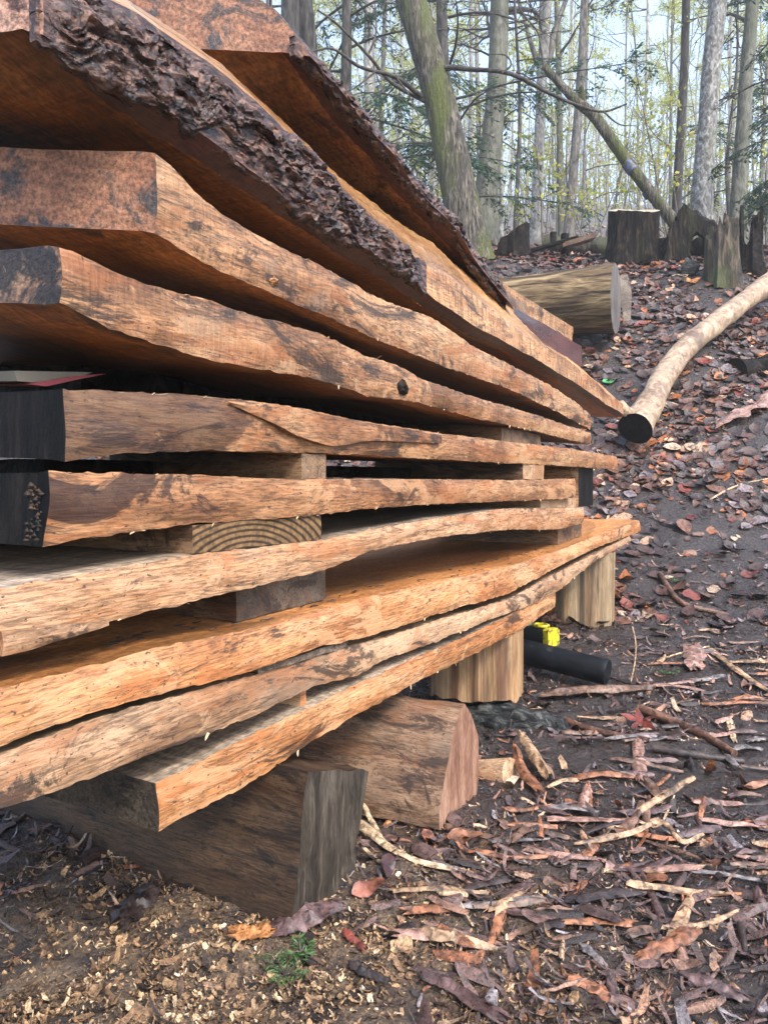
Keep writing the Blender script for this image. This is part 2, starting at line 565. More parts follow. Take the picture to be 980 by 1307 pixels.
M['sticker_grey'] = wood_edge('grey_sticker_wood', (.09, .07, .048), (.17, .14, .10), (.28, .24, .18), .45, ax=0)
M['sticker_pale'] = wood_edge('pale_sticker_wood', (.33, .20, .09), (.52, .34, .18), (.66, .47, .28), .1, ax=0)
M['timber'] = wood_edge('old_timber_side', (.032, .018, .008), (.066, .038, .018), (.115, .070, .034), .55, (.005, .0035, .003), .5, ax=0)
M['split'] = wood_edge('split_log_wood', (.13, .075, .042), (.25, .16, .092), (.40, .275, .17), .42, ax=0, grey=.3)
M['split_end_old'] = wood_end('split_log_end', (.32, .16, .10), (.46, .26, .17), (.60, .38, .26), False, (.12, .05, .03), .66)
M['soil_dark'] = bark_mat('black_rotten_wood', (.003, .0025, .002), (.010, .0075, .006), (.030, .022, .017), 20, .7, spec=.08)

# ------------------------------------------------------------------ ground
def build_ground():
    n = 580
    u = np.linspace(-1, 1, n)
    def spread(c, k, far): return c + np.sinh(k * u) / np.sinh(k) * far
    xs = spread(-.6, 5.6, 130)
    ys = spread(2.0, 5.6, 130)
    X, Y = np.meshgrid(xs, ys, indexing='ij')
    Z = G(X, Y)
    rough = np.clip(1 - np.hypot(X + .3, Y - 2.5) / 8, 0, 1)
    Z = Z + rough * .006 * fbm(X * 22, Y * 22, 0, 3, 41)
    V = np.stack([X, Y, Z], -1).reshape(-1, 3)
    i = np.arange(n - 1)[:, None] * n
    j = np.arange(n - 1)[None, :]
    F = np.stack([i + j, i + n + j, i + n + j + 1, i + j + 1], -1).reshape(-1, 4)
    o = mesh_obj('ground', V, F, M['ground'], origin=(0, 0, 0))
    tag(o, 'wet brown forest floor of mud and leaf mould rising to a wooded bank', 'ground', kind='structure')
build_ground()

# ------------------------------------------------------------------ the stack of planks
class Plank:
    pass

def curve_on(pts, X, Yg):
    """height along the plank of an edge traced at the offset X from the camera"""
    q = [onx(px, py, X) for px, py in pts]
    y = np.array([p.y for p in q]); z = np.array([p.z for p in q])
    o = np.argsort(y)
    y, z = y[o], z[o]
    r = np.interp(Yg, y, z)
    # straight on beyond the traced ends
    k0 = (z[min(3, len(z) - 1)] - z[0]) / (y[min(3, len(z) - 1)] - y[0] + 1e-9)
    r = np.where(Yg < y[0], z[0] + (Yg - y[0]) * k0, r)
    k1 = (z[-1] - z[-4 if len(z) > 3 else 0]) / (y[-1] - y[-4 if len(z) > 3 else 0] + 1e-9)
    r = np.where(Yg > y[-1], z[-1] + (Yg - y[-1]) * k1, r)
    # soften the corners of the trace
    w = 9
    ker = np.hanning(w + 2)[1:-1]; ker /= ker.sum()
    return np.convolve(np.pad(r, w // 2, mode='edge'), ker, 'valid')

def make_plank(label, curves, strip_mats, top_m, bot_m, end_m, Y0=None, Y1=None, width=.62, roll=0.0, skew0=0.0, skew1=0.0,
               bulge=.004, wob=.006, seed=1, far_m=None, rag=.0016, fibres=240, dome=0.0, rows=7, name='plank', knots=(), lump=.0022, alt=None):
    """curves: bottom to top, each (picture trace, X of that edge); the body runs on behind them"""
    if Y0 is None: Y0 = onx(*curves[0][0][0], curves[0][1]).y
    if Y1 is None: Y1 = onx(*curves[-1][0][-1], curves[-1][1]).y
    NY = int((Y1 - Y0) / .009)
    Yg = np.linspace(Y0, Y1, NY)
    Z = [curve_on(c, X, Yg) for c, X in curves]
    Xs = [X for c, X in curves]
    P = Plank()
    P.Yg, P.Zb, P.Zt, P.X, P.roll = Yg, Z[0], Z[-1], Xs[0], roll
    P.Xt = Xs[-1]
    ring = []       # (x array, z array) around the section, counter-clockwise seen from the near end
    mats_of = []    # material of the face between ring k and k+1
    wobx = wob * fbm(Yg * 2.2, seed * 3.1, 0, 4, seed) + .4 * wob * fbm(Yg * 11, seed * 1.3, 0, 3, seed + 7)
    nst = len(curves) - 1
    for s in range(nst):
        for r in range(rows if s < nst - 1 else rows + 1):
            f = r / rows
            z = Z[s] * (1 - f) + Z[s + 1] * f
            x = Xs[s] * (1 - f) + Xs[s + 1] * f
            vb = (s + f) / nst
            x = x + wobx + bulge * math.sin(math.pi * vb)
            x = x + lump * fbm(Yg * 16, z * 26, seed, 3, seed + 3)
            if r == 0 and s == 0 or (r == rows and s == nst - 1):
                z = z + rag * fbm(Yg * 60, vb * 9, seed, 3, seed + 13)
                x = x + rag * .7 * fbm(Yg * 70, vb * 7, seed, 2, seed + 17)
            for (ky, kv, kr, kd) in knots:
                x = x + kd * np.exp(-(((Yg - ky) / kr) ** 2 + ((vb - kv) * .08 / kr) ** 2))
            ring.append((x, z))
            mats_of.append(s)
    mats_of[-1] = nst          # top starts after the last front point
    zt, zb = Z[-1], Z[0]
    tr = math.tan(roll)
    for f in (.03, .1, .25, .45, .7, 1.0):
        x = Xs[-1] + wobx - (width + Xs[-1] - Xs[0]) * f
        ring.append((x, zt + (Xs[-1] - x) * tr + dome * math.sin(math.pi * min(1, f * 1.2 + .05)) + .003 * fbm(Yg * 5, f * 5, seed, 2, seed + 23)))
        mats_of.append(nst)
    mats_of[-1] = nst + 2      # back
    for f in (1.0, .7, .45, .25, .1, .03):
        x = Xs[0] + wobx - width * f
        ring.append((x, zb + (Xs[0] - x) * tr + .003 * fbm(Yg * 5, f * 5, seed, 2, seed + 29)))
        mats_of.append(nst + 1)
    Rn = len(ring)
    V = np.zeros((NY, Rn, 3))
    u = np.linspace(0, 1, NY)
    for k, (x, z) in enumerate(ring):
        x = np.broadcast_to(x, (NY,))
        y = Yg.copy()
        dx = (Xs[0] - x)
        y = y - dx * (np.tan(skew0) * (1 - u) ** 3 + np.tan(skew1) * u ** 3)
        V[:, k, 0], V[:, k, 1], V[:, k, 2] = x, y, z
    # saw cuts are never quite flat
    endn = .006 * fbm(V[:, :, 0] * 9, V[:, :, 2] * 9, seed, 2, seed + 31)
    V[:, :, 1] += endn * (np.exp(-(u / .01)) + np.exp(-((1 - u) / .01)))[:, None]
    V = V.reshape(-1, 3)
    F, mi = [], []
    i = np.arange(NY - 1)[:, None] * Rn
    j = np.arange(Rn)[None, :]
    j2 = (j + 1) % Rn
    Q = np.stack([i + j, i + Rn + j, i + Rn + j2, i + j2], -1).reshape(-1, 4)
    mi = np.tile(np.array(mats_of), NY - 1)
    if alt:
        yy = np.repeat(Yg[:-1], Rn)
        mi = np.where((mi == alt[0]) & (yy < alt[1]), nst + 4, mi)
    mi = mi.tolist()
    F = Q.tolist()
    F.append(list(range(Rn)))
    F.append(list(range((NY - 1) * Rn, NY * Rn))[::-1])
    mi += [nst + 2, nst + 3]
    mats = [M[k] for k in strip_mats] + [M[top_m], M[bot_m], M[end_m], M[far_m or end_m]] + ([M[alt[2]]] if alt else [])
    o = mesh_obj(name, V, F, mats, midx=mi, sharp=38)
    tag(o, label, 'plank', 'rough planks stacked to dry', 'thing')
    P.o = o
    # torn fibres left along the sawn arrises
    fibres = int(fibres * .12)
    if fibres:
        Vs, Fs = [], []
        for _ in range(fibres):
            k = random.randrange(4, NY - 4)
            topside = random.random() < .55
            zz = zt if topside else zb
            xx = Xs[-1] if topside else Xs[0]
            b = np.array([xx + wobx[k] + .001, Yg[k], zz[k]])
            ln = random.choice((.003, .004, .005, .007)) * (.7 + random.random())
            if random.random() < .025: ln *= 2.6
            d = np.array([random.uniform(.1, .8), random.uniform(-2.5, 2.5), (random.uniform(-.1, 1) if topside else random.uniform(-1, .1))])
            d /= np.linalg.norm(d)
            sd = np.cross(d, [0.3, .2, 1]); sd /= np.linalg.norm(sd)
            w = random.uniform(.0006, .0022)
            mid = b + d * ln * .6 + np.array([0, 0, -.15 * ln])
            tip = b + d * ln + np.array([0, 0, -.35 * ln])
            n0 = len(Vs)
            Vs += [b - sd * w - d * .003, b + sd * w - d * .003, mid + sd * w * .8, mid - sd * w * .8, tip]
            Fs += [[n0, n0 + 1, n0 + 2, n0 + 3], [n0 + 3, n0 + 2, n0 + 4]]
        f = mesh_obj('torn_fibres', Vs, Fs, M['fibre'], parent=o, smooth=False)
        tag(f, kind='stuff')
    return P

def zof(P, y, top=True):
    return float(np.interp(y, P.Yg, P.Zt if top else P.Zb))

XF = -.80
# lowest plank, its near end sawn square
P9 = make_plank('lowest plank, orange edge, grey top and square dark sawn end over the timber',
    [([(202, 1062), (329, 994), (400, 945), (445, 918), (535, 869), (602, 837), (669, 801), (705, 776)], XF),
     ([(197, 1001), (282, 957), (366, 917), (400, 900), (445, 878), (535, 837), (602, 810), (669, 774), (707, 752)], XF)],
    ['edge_orange'], 'top_grey', 'under', 'end_dark', width=.55, seed=2, wob=.003, fibres=120, far_m='end_dark')
P8 = make_plank('greyish tan plank with shallow cracks, second from the bottom of the stack',
    [([(0, 1034), (122, 990), (235, 948), (324, 915), (400, 878), (460, 861), (490, 842), (557, 819), (633, 788), (690, 768), (720, 748), (760, 716), (800, 693)], XF + .01),
     ([(0, 962), (117, 918), (225, 889), (282, 872), (328, 862), (400, 838), (460, 822), (490, 814), (557, 792), (651, 764), (714, 729), (760, 706), (802, 684)], XF)],
    ['edge_grey'], 'top_tan', 'under', 'end_dark', Y0=.16, seed=3, fibres=150, wob=.004)
P7 = make_plank('plank with a broad bright orange top face strewn with bark crumbs',
    [([(0, 955), (117, 910), (225, 882), (328, 854), (400, 828), (460, 814), (490, 806), (557, 784), (651, 757), (714, 722), (760, 699), (808, 682)], XF + .01),
     ([(0, 880), (117, 851), (225, 821), (319, 803), (400, 781), (490, 756), (580, 738), (669, 718), (714, 702), (760, 684), (815, 664)], XF)],
    ['edge_orange'], 'top_orange', 'under', 'end_dry', Y0=.16, seed=4, fibres=170, width=.66, wob=.005)
P6 = make_plank('pale plank with a grey weathered top and a split lower edge at its near end',
    [([(0, 836), (60, 822), (110, 802), (188, 781), (244, 769), (300, 755), (413, 729), (470, 703), (560, 685), (649, 676), (712, 676), (746, 667)], XF),
     ([(0, 751), (53, 741), (135, 727), (229, 711), (330, 699), (411, 690), (470, 676), (560, 661), (649, 649), (703, 649), (744, 648)], XF)],
    ['edge_pale'], 'top_grey', 'under', 'end_dry', Y0=.16, seed=5, fibres=260, skew1=R(-38), width=.60, wob=.006)
P5 = make_plank('stained brown plank with a black near end and tufts of dried fungus at its corner',
    [([(58, 697), (135, 684), (204, 674), (261, 668), (400, 658), (470, 649), (560, 643), (685, 638), (737, 636)], XF),
     ([(54, 602), (163, 604), (261, 607), (384, 612), (470, 612), (560, 612), (649, 613), (700, 612), (734, 611)], XF)],
    ['edge_stained'], 'top_tan', 'under', 'end_black', seed=6, fibres=260, width=.60, wob=.006, far_m='end_dry')
P4 = make_plank('brown plank with a long diagonal crack and a black near end',
    [([(80, 589), (135, 580), (261, 574), (400, 578), (456, 580), (604, 589), (694, 593), (771, 598)], XF),
     ([(78, 496), (163, 500), (253, 506), (347, 515), (380, 521), (470, 539), (560, 553), (649, 564), (717, 571), (787, 583)], XF)],
    ['edge_dark_near'], 'top_tan', 'under', 'end_black', seed=7, fibres=260, width=.62, roll=R(1.5), wob=.006, far_m='end_dry')
P3 = make_plank('plank with a dark knot in its tan edge above the widest dark gap',
    [([(78, 384), (135, 419), (196, 437), (261, 458), (327, 470), (400, 482), (470, 506), (528, 512), (604, 533), (694, 553), (753, 567)], XF),
     ([(53, 302), (86, 318), (131, 339), (184, 363), (261, 380), (302, 396), (400, 423), (461, 452), (515, 470), (537, 483), (604, 506), (694, 533), (753, 552)], XF)],
    ['edge_tan'], 'top_tan', 'under', 'end_spalt', seed=8, fibres=380, roll=R(4), skew0=R(9), wob=.006, far_m='end_dry')
P2 = make_plank('plank with a reddish spalted end patched in grey and black, under the bark-edged plank',
    [([(196, 294), (237, 318), (286, 347), (340, 371), (400, 396), (470, 429), (560, 465), (649, 497), (717, 528), (753, 547)], XF),
     ([(233, 220), (245, 241), (286, 273), (327, 298), (400, 335), (482, 380), (553, 407), (604, 443), (658, 470), (703, 492), (739, 515), (755, 530)], XF)],
    ['edge_tan'], 'top_tan', 'under', 'end_red', seed=9, fibres=380, roll=R(6), skew0=R(22), wob=.006, far_m='end_dry', Y0=.79)

# bark-edged plank near the top of the stack: inner bark below, bark in front, peeled wane above
LOW1 = [(45, 53), (122, 126), (175, 160), (217, 187), (302, 243), (343, 268), (425, 318), (486, 352), (539, 390), (600, 428), (645, 448), (690, 471), (735, 497), (757, 511), (766, 519)]
BLO1 = [(53, 45), (122, 98), (184, 127), (229, 155), (327, 229), (400, 282), (457, 314), (539, 367), (560, 385), (600, 412), (645, 437), (690, 462), (735, 488), (757, 503), (769, 512)]
BHI1 = [(60, -55), (139, 0), (212, 45), (262, 82), (315, 127), (376, 180), (409, 212), (441, 249), (486, 290), (535, 330), (600, 372), (634, 399), (667, 426), (690, 440), (726, 459), (757, 484), (775, 501)]
WAN1 = [(160, 0), (241, 58), (286, 88), (355, 149), (392, 182), (425, 214), (466, 247), (506, 280), (547, 306), (580, 335), (600, 354), (645, 390), (660, 405), (690, 435), (726, 457), (757, 482), (775, 499)]
P1 = make_plank('thick plank with a heavy ridge of wet dark bark along its edge',
    [(LOW1, XF - .035), (BLO1, XF - .005), (BHI1, XF - .01), (WAN1, XF - .085)],
    ['inner_bark', 'edge_sawn', 'wane'], 'top_tan', 'under', 'end_pink', Y0=onx(45, 52, XF).y, seed=10, fibres=160, roll=R(4),
    skew0=R(14), wob=.006, far_m='end_dry', bulge=.0, width=.58, rows=4, alt=(1, onx(545, 365, XF).y, 'plank_bark'))

def plank_bark(parent, lo, hi, X, Y0, Y1, th, seed, ny=640, nv=68, top_lean=.0, name='bark', grow_lo=.06, grow_hi=.04):
    """thick plates of bark clinging to a plank's edge"""
    Yg = np.linspace(Y0, Y1, ny)
    zl, zh = curve_on(lo, X, Yg), curve_on(hi, X, Yg)
    v = np.linspace(0, 1, nv)
    YY, VV = np.meshgrid(Yg, v, indexing='ij')
    edge_lo = -grow_lo + .07 * fbm(Yg * 14, 0, seed, 5, seed)
    edge_hi = grow_hi + .09 * fbm(Yg * 16, 5, seed, 5, seed + 3)
    ve = VV * (1 - edge_lo[:, None] + edge_hi[:, None]) + edge_lo[:, None]
    ZZ = zl[:, None] * (1 - ve) + zh[:, None] * ve
    # ridged plates, longer along the plank than across, broken by furrows
    wy, wz = .02 * fbm(YY * 20, ZZ * 20, seed, 3, seed + 41), .02 * fbm(YY * 20, ZZ * 20, seed + 9, 3, seed + 43)
    a = fbm((YY + wy) * 7, (ZZ + wz) * 46, seed, 4, seed + 5)
    ridge = 1 - np.abs(fbm((YY + wy) * 6, (ZZ + wz) * 58 - YY * 5, seed + 2, 4, seed + 9))
    plate = np.round(3 * fbm((YY + 2 * wy) * 9, (ZZ + 2 * wz) * 60, seed + 4, 2, seed + 15)) / 3
    cell = fbm(YY * 45, ZZ * 170, seed, 4, seed + 21)
    prof = np.clip(np.sin(np.pi * np.clip(VV, 0, 1)), 0, 1) ** .4
    tail = np.clip((Y1 - YY) / .10 + .3 * a, .05, 1) * np.clip((YY - Y0) / .06 + .3 * a, .03, 1)
    XX = X - .004 + th * prof * tail * np.clip(.40 + .55 * (ridge - .4) + .20 * a + .22 * plate + .11 * cell, .02, 1.6) - top_lean * VV
    ZZ = ZZ + .005 * fbm(YY * 40, VV * 10, seed, 4, seed + 31)
    V = np.stack([XX, YY, ZZ], -1).reshape(-1, 3)
    i = np.arange(ny - 1)[:, None] * nv
    j = np.arange(nv - 1)[None, :]
    F = np.stack([i + j, i + nv + j, i + nv + j + 1, i + j + 1], -1).reshape(-1, 4)
    # back skin so that it is a body, not a sheet
    Vb = V.copy(); Vb[:, 0] = X - .016 - top_lean * VV.ravel()
    n = len(V)
    Fb = F[:, ::-1] + n
    def rim(ids): return np.stack([ids[:-1], ids[1:], ids[1:] + n, ids[:-1] + n], -1)
    rims = np.concatenate([rim(np.arange(nv)), rim((ny - 1) * nv + np.arange(nv))[:, ::-1],
                           rim(np.arange(ny) * nv)[:, ::-1], rim(np.arange(ny) * nv + nv - 1)])
    return mesh_obj(name, np.concatenate([V, Vb]), np.concatenate([F, Fb, rims]), M['plank_bark'], parent=parent, smooth=True, sharp=40)

plank_bark(P1.o, BLO1, BHI1, XF - .002, P1.Yg[0] + .006, onx(547, 365, XF).y, .028, 51)

# top slab with bark on its round back
TLO = [(372, 84), (409, 135), (425, 155), (466, 196), (502, 243), (540, 280), (580, 324), (610, 356), (640, 388)]
TOU = [(384, 66), (425, 112), (457, 153), (498, 198), (527, 239), (555, 267), (580, 292), (604, 333), (625, 362), (649, 391)]
XT = -.86
PT = make_plank('topmost slab with bark over its rounded back, lying on the bark-edged plank',
    [(TLO, XT - .035), (TOU, XT + .012), ([(x + 3, y - 10) for x, y in TOU], XT - .03)],
    ['inner_bark', 'plank_bark'], 'plank_bark', 'under', 'end_red', Y0=onx(375, 83, XT).y, Y1=onx(649, 391, XT).y, width=.42, seed=12, roll=R(3),
    skew0=R(26), dome=.075, wob=.008, bulge=.004, fibres=60, rows=4, name='bark_slab', far_m='end_dry')
plank_bark(PT.o, [(x, y + 3) for x, y in TOU], [(x + 3, y - 9) for x, y in TOU], XT + .006, PT.Yg[0], PT.Yg[-1] - .03, .022, 61, ny=520, nv=22, grow_lo=.3, grow_hi=.3)

# diagonal crack of the brown plank: a split-off tongue with its own thickness
def wedge_strip(name, label_parent, up, lo, X, th, mat, seed):
    y0 = max(onx(*up[0], X).y, onx(*lo[0], X).y); y1 = min(onx(*up[-1], X).y, onx(*lo[-1], X).y)
    n = 60
    Yg = np.linspace(y0, y1, n)
    zu, zl = curve_on(up, X, Yg), curve_on(lo, X, Yg)
    zl = np.minimum(zl, zu - .001)
    x1 = X + th * (.6 + .4 * fbm(Yg * 20, 0, seed, 3, seed))
    V = np.concatenate([np.stack([np.full(n, X - .03), Yg, zl], 1), np.stack([x1, Yg, zl], 1), np.stack([x1 * .6 + (X + th * .9) * .4, Yg, (zl + zu) / 2], 1),
                        np.stack([x1, Yg, zu], 1), np.stack([np.full(n, X - .03), Yg, zu], 1)])
    F = []
    for k in range(4):
        for i in range(n - 1):
            F.append([k * n + i, k * n + i + 1, (k + 1) * n + i + 1, (k + 1) * n + i])
    F.append([k * n for k in range(5)]); F.append([k * n + n - 1 for k in range(5)][::-1])
    return mesh_obj(name, V, F, mat, parent=label_parent, sharp=40)
wedge_strip('split_tongue', P4.o, [(290, 512), (347, 516), (400, 527), (470, 541), (560, 555)],
            [(290, 514), (330, 534), (375, 556), (418, 571), (470, 562), (560, 566)], XF + .008, .012, M['edge_brown'], 3)
wedge_strip('split_tongue', P6.o, [(0, 806), (50, 800), (90, 796), (131, 793)], [(0, 838), (50, 826), (95, 810), (131, 797)], XF + .006, .012, M['edge_grey'], 5)

# knot of the third plank
def knot(parent, px, py, X, r, mat, seed):
    c = onx(px, py, X)
    n, k = 22, 7
    V = [(c.x + .006, c.y, c.z)]
    F = []
    for j in range(1, k + 1):
        f = j / k
        for i in range(n):
            a = 2 * math.pi * i / n
            rr = r * f * (1 + .18 * float(fbm(math.cos(a) * 1.5, math.sin(a) * 1.5, seed, 2, seed)))
            V.append((c.x + .012 * math.cos(f * 1.55) - .006 + .004 * float(vnoise(a * 3, f * 6, seed)), c.y + 1.5 * rr * math.cos(a), c.z + rr * math.sin(a)))
    for i in range(n): F.append([0, 1 + i, 1 + (i + 1) % n])
    for j in range(k - 1):
        for i in range(n):
            F.append([1 + j * n + i, 1 + j * n + n + i, 1 + j * n + n + (i + 1) % n, 1 + j * n + (i + 1) % n])
    return mesh_obj('knot', V, F, mat, parent=parent)
knot(P3.o, 515, 495, XF + .008, .020, M['soil_dark'], 4)
knot(P2.o, 350, 358, XF + .003, .009, M['edge_orange'], 6)

# fungus tufts on the corner of the stained plank
def fungus(parent, px, y0, y1, X):
    parts = []
    for k in range(60):
        p = onx(px + random.uniform(-13, 5), random.uniform(y0, y1), X)
        r = random.uniform(.0015, .0045)
        a = np.array([[0, 0, -1], [1, 0, 0], [0, 1, 0], [-1, 0, 0], [0, -1, 0], [0, 0, 1]], float)
        a = a * r * rng.uniform(.6, 1.5, (6, 1)) + np.array([p.x + random.uniform(0, .006), p.y, p.z])
        f = np.array([[0, 2, 1], [0, 3, 2], [0, 4, 3], [0, 1, 4], [5, 1, 2], [5, 2, 3], [5, 3, 4], [5, 4, 1]])
        parts.append((a, f))
    V, F = join(parts)
    return mesh_obj('dried_fungus', V, F, M['timber'], parent=parent)
fungus(P5.o, 46, 618, 690, XF - .004)

# ------------------------------------------------------------------ stickers, blocks and odd boards inside the stack
def hexa(name, c8, mat, seed=0, sub=6, rag=.0015, parent=None, mats=None, midx=None):
    """a sawn stick: eight corners (x back/front, y near/far, z low/high), subdivided and a little uneven"""
    c = np.asarray(c8, float).reshape(2, 2, 2, 3)
    V, F, mi = [], [], []
    def face(a, b, cc, d, m):
        n = sub
        base = len(V)
        for i in range(n + 1):
            for j in range(n + 1):
                u, v = i / n, j / n
                p = a * (1 - u) * (1 - v) + b * u * (1 - v) + cc * u * v + d * (1 - u) * v
                V.append(p)
        for i in range(n):
            for j in range(n):
                q = base + i * (n + 1) + j
                F.append([q, q + n + 1, q + n + 2, q + 1]); mi.append(m)
    def roughen():
        A = np.array(V)
        return A + rag * np.stack([vnoise(A[:, 0] * 30 + k, A[:, 1] * 30 + k, A[:, 2] * 30 + k, seed + int(k)) for k in (0., 7., 13.)], 1)
    face(c[1, 0, 0], c[1, 1, 0], c[1, 1, 1], c[1, 0, 1], 1)   # end that looks out of the stack
    face(c[0, 1, 0], c[0, 0, 0], c[0, 0, 1], c[0, 1, 1], 1)
    face(c[0, 0, 0], c[1, 0, 0], c[1, 0, 1], c[0, 0, 1], 0)   # near side
    face(c[1, 1, 0], c[0, 1, 0], c[0, 1, 1], c[1, 1, 1], 0)
    face(c[0, 0, 1], c[1, 0, 1], c[1, 1, 1], c[0, 1, 1], 0)
    face(c[0, 1, 0], c[1, 1, 0], c[1, 0, 0], c[0, 0, 0], 0)
    return mesh_obj(name, roughen(), F, mats or [mat, mat], parent=parent, midx=mi, sharp=30)

def sticker(label, px0, px1, py, lower, upper, mat, end_mat, xe=XF - .004, xb=-1.34, turn=0.0, seed=0, name='sticker', zlow=None, zhigh=None, fit=.0015):
    """a stick laid across the stack; px0..px1 is its end as seen in the picture"""
    ya, yb = onx(px0, py, xe).y, onx(px1, py, xe).y
    c8 = []
    for x in (xb, xe):
        for y in (ya, yb):
            yy = y + (xe - x) * math.tan(turn)
            lo = (zof(lower, y, True) + (lower.Xt - x) * math.tan(lower.roll)) if zlow is None else zlow
            hi = (zof(upper, y, False) + (upper.X - x) * math.tan(upper.roll)) if zhigh is None else zhigh
            hi = max(hi, lo + .012)
            c8 += [(x, yy, lo + fit), (x, yy, hi - fit)]
    o = hexa(name, c8, None, seed, mats=[M[mat], M[end_mat]])
    tag(o, label, 'sticker' if name == 'sticker' else 'board', 'sticks between the planks')
    return o

def ring_end():
    m = Mat('curved_ring_end', .6, .3)
    w = m.N('ShaderNodeTexWave')
    w.wave_type = 'RINGS'; w.rings_direction = 'X'
    w.inputs['Scale'].default_value = 34
    w.inputs['Distortion'].default_value = 1.2
    w.inputs['Detail'].default_value = 3
    tc = m.N('ShaderNodeTexCoord'); mp = m.N('ShaderNodeMapping')
    m.L(tc.outputs['Object'], mp.inputs[0]); mp.inputs['Location'].default_value = (0, .02, .035); mp.inputs['Scale'].default_value = (1, .45, 1)
    m.L(mp.outputs[0], w.inputs['Vector'])
    b = m.ramp(w.outputs['Fac'], [(.15, (.035, .019, .008)), (.6, (.17, .10, .045))])
    b = m.mix(b, m.ramp(m.noise(120, 5), [(.38, .5), (.62, 1.3)]), .8, 'MULTIPLY')
    m.color(b)
    return m.m
M['ring_end'] = ring_end()
sticker('brown sticker between the two black-ended planks', 385, 416, 595, P5, P4, 'sticker', 'sticker', turn=R(4), seed=1)
sticker('thick sticker showing curved growth rings between the black-ended and the split pale plank', 246, 409, 678, P6, P5, 'sticker', 'ring_end', seed=2)
sticker('flat grey sticker lying on the bright orange plank', 302, 415, 758, P7, P6, 'sticker', 'sticker_grey', seed=3, xe=XF - .055)
sticker('thin dark grey sticker under the bright orange plank', 328, 444, 845, P8, P7, 'timber', 'sticker_grey', seed=4, xe=XF + .002)
sticker('small pale brown sticker on the grey top of the lowest plank', 384, 391, 903, P9, P8, 'sticker_pale', 'edge_orange', seed=5, xe=XF - .012)
sticker('short pale sticker near the far end, under the plank with the diagonal crack', 667, 694, 603, P5, P4, 'sticker', 'sticker_pale', seed=6)
sticker('dark-ended sticker at the far end under the plank with the diagonal crack', 738, 757, 612, P6, P4, 'sticker_pale', 'end_black', seed=7, xe=XF - .02)
sticker('pale sticker near the far end, above the split pale plank', 690, 735, 643, P6, P5, 'sticker_pale', 'sticker_pale', seed=8, xe=XF - .03)
sticker('sticker at the far end, above the bright orange plank', 712, 742, 672, P7, P6, 'sticker', 'sticker', seed=9, xe=XF - .05)
sticker('sticker deep in the widest gap near the far end', 640, 690, 565, P4, P3, 'sticker', 'sticker', seed=10, xe=XF - .03)

# unseen dark boards added deep in the gaps to block light and keep them black
def gap_blocker(label, y0, y1, x0, x1, zlo, zhi, mat, seed):
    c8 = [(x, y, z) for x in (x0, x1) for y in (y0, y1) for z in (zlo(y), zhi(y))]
    o = hexa('gap_blocker', c8, None, seed, mats=[M[mat], M[mat]], sub=8)
    tag(o, label, 'board', 'dark boards added to block light in the gaps')
gap_blocker('added dark board blocking light through the widest gap', .95, 3.0, -1.40, -1.16, lambda y: zof(P4, y) + .03, lambda y: zof(P4, y) + .11, 'soil_dark', 3)
gap_blocker('added dark board blocking light between the two black-ended planks', .9, 3.0, -1.40, -1.2, lambda y: zof(P5, y) + .003, lambda y: zof(P4, y, False) - .008, 'soil_dark', 5)
gap_blocker('added dark board blocking light above the split pale plank', .7, 2.9, -1.40, -1.2, lambda y: zof(P6, y) + .003, lambda y: max(zof(P6, y) + .02, zof(P5, y, False) - .008), 'soil_dark', 6)

# ------------------------------------------------------------------ supports under the stack
def prism(name, poly, depth_vec, mats, n=14, rough=.004, seed=0, parent=None, rings=1):
    """a body swept from an outline: side skin subdivided along the sweep, both ends capped"""
    P = np.asarray([tuple(p) for p in poly], float)
    # densify the outline
    Q = []
    for k in range(len(P)):
        a, b = P[k], P[(k + 1) % len(P)]
        m = max(1, int(np.linalg.norm(b - a) / .02))
        for i in range(m): Q.append(a + (b - a) * i / m)
    Q = np.array(Q)
    c = Q.mean(0)
    D = np.asarray(depth_vec, float)
    V = []
    for i in range(n + 1):
        S = Q + D * i / n
        off = (Q - c); off /= np.linalg.norm(off, axis=1)[:, None] + 1e-9
        nz = fbm(S[:, 0] * 14, S[:, 1] * 14, S[:, 2] * 14, 3, seed)
        V.append(S + off * (rough * nz)[:, None])
    V = np.concatenate(V)
    k = len(Q)
    F, mi = [], []
    for i in range(n):
        for j in range(k):
            F.append([i * k + j, i * k + (j + 1) % k, (i + 1) * k + (j + 1) % k, (i + 1) * k + j]); mi.append(0)
    F.append(list(range(k))[::-1]); F.append(list(range(n * k, n * k + k))); mi += [1, 1]
    return mesh_obj(name, V, F, mats, parent=parent, midx=mi, sharp=40)

M['split_end'] = torn_end('torn_log_end', [(.15, .07, .045), (.27, .145, .095), (.37, .225, .155)], (.085, .032, .02))
M['timber_end'] = torn_end('sawn_timber_end', [(.020, .015, .011), (.045, .036, .027), (.095, .078, .060)], (.010, .007, .005))
XB = -.735
_bl, _tl, _br, _tr = onx(370, 1190, XB), onx(392, 985, XB), onx(441, 1152, XB - .01), onx(470, 984, XB - .01)
_bl.z -= .03; _br.z -= .04
BK = Vector((-.85, .02, -.004))
timber = hexa('timber_block', [_bl + BK, _tl + BK, _br + BK, _tr + BK, _bl, _tl, _br, _tr], None, 5, sub=18, rag=.004, mats=[M['timber'], M['timber_end']])
tag(timber, 'big dark square timber lying crosswise under the lowest plank', 'timber')

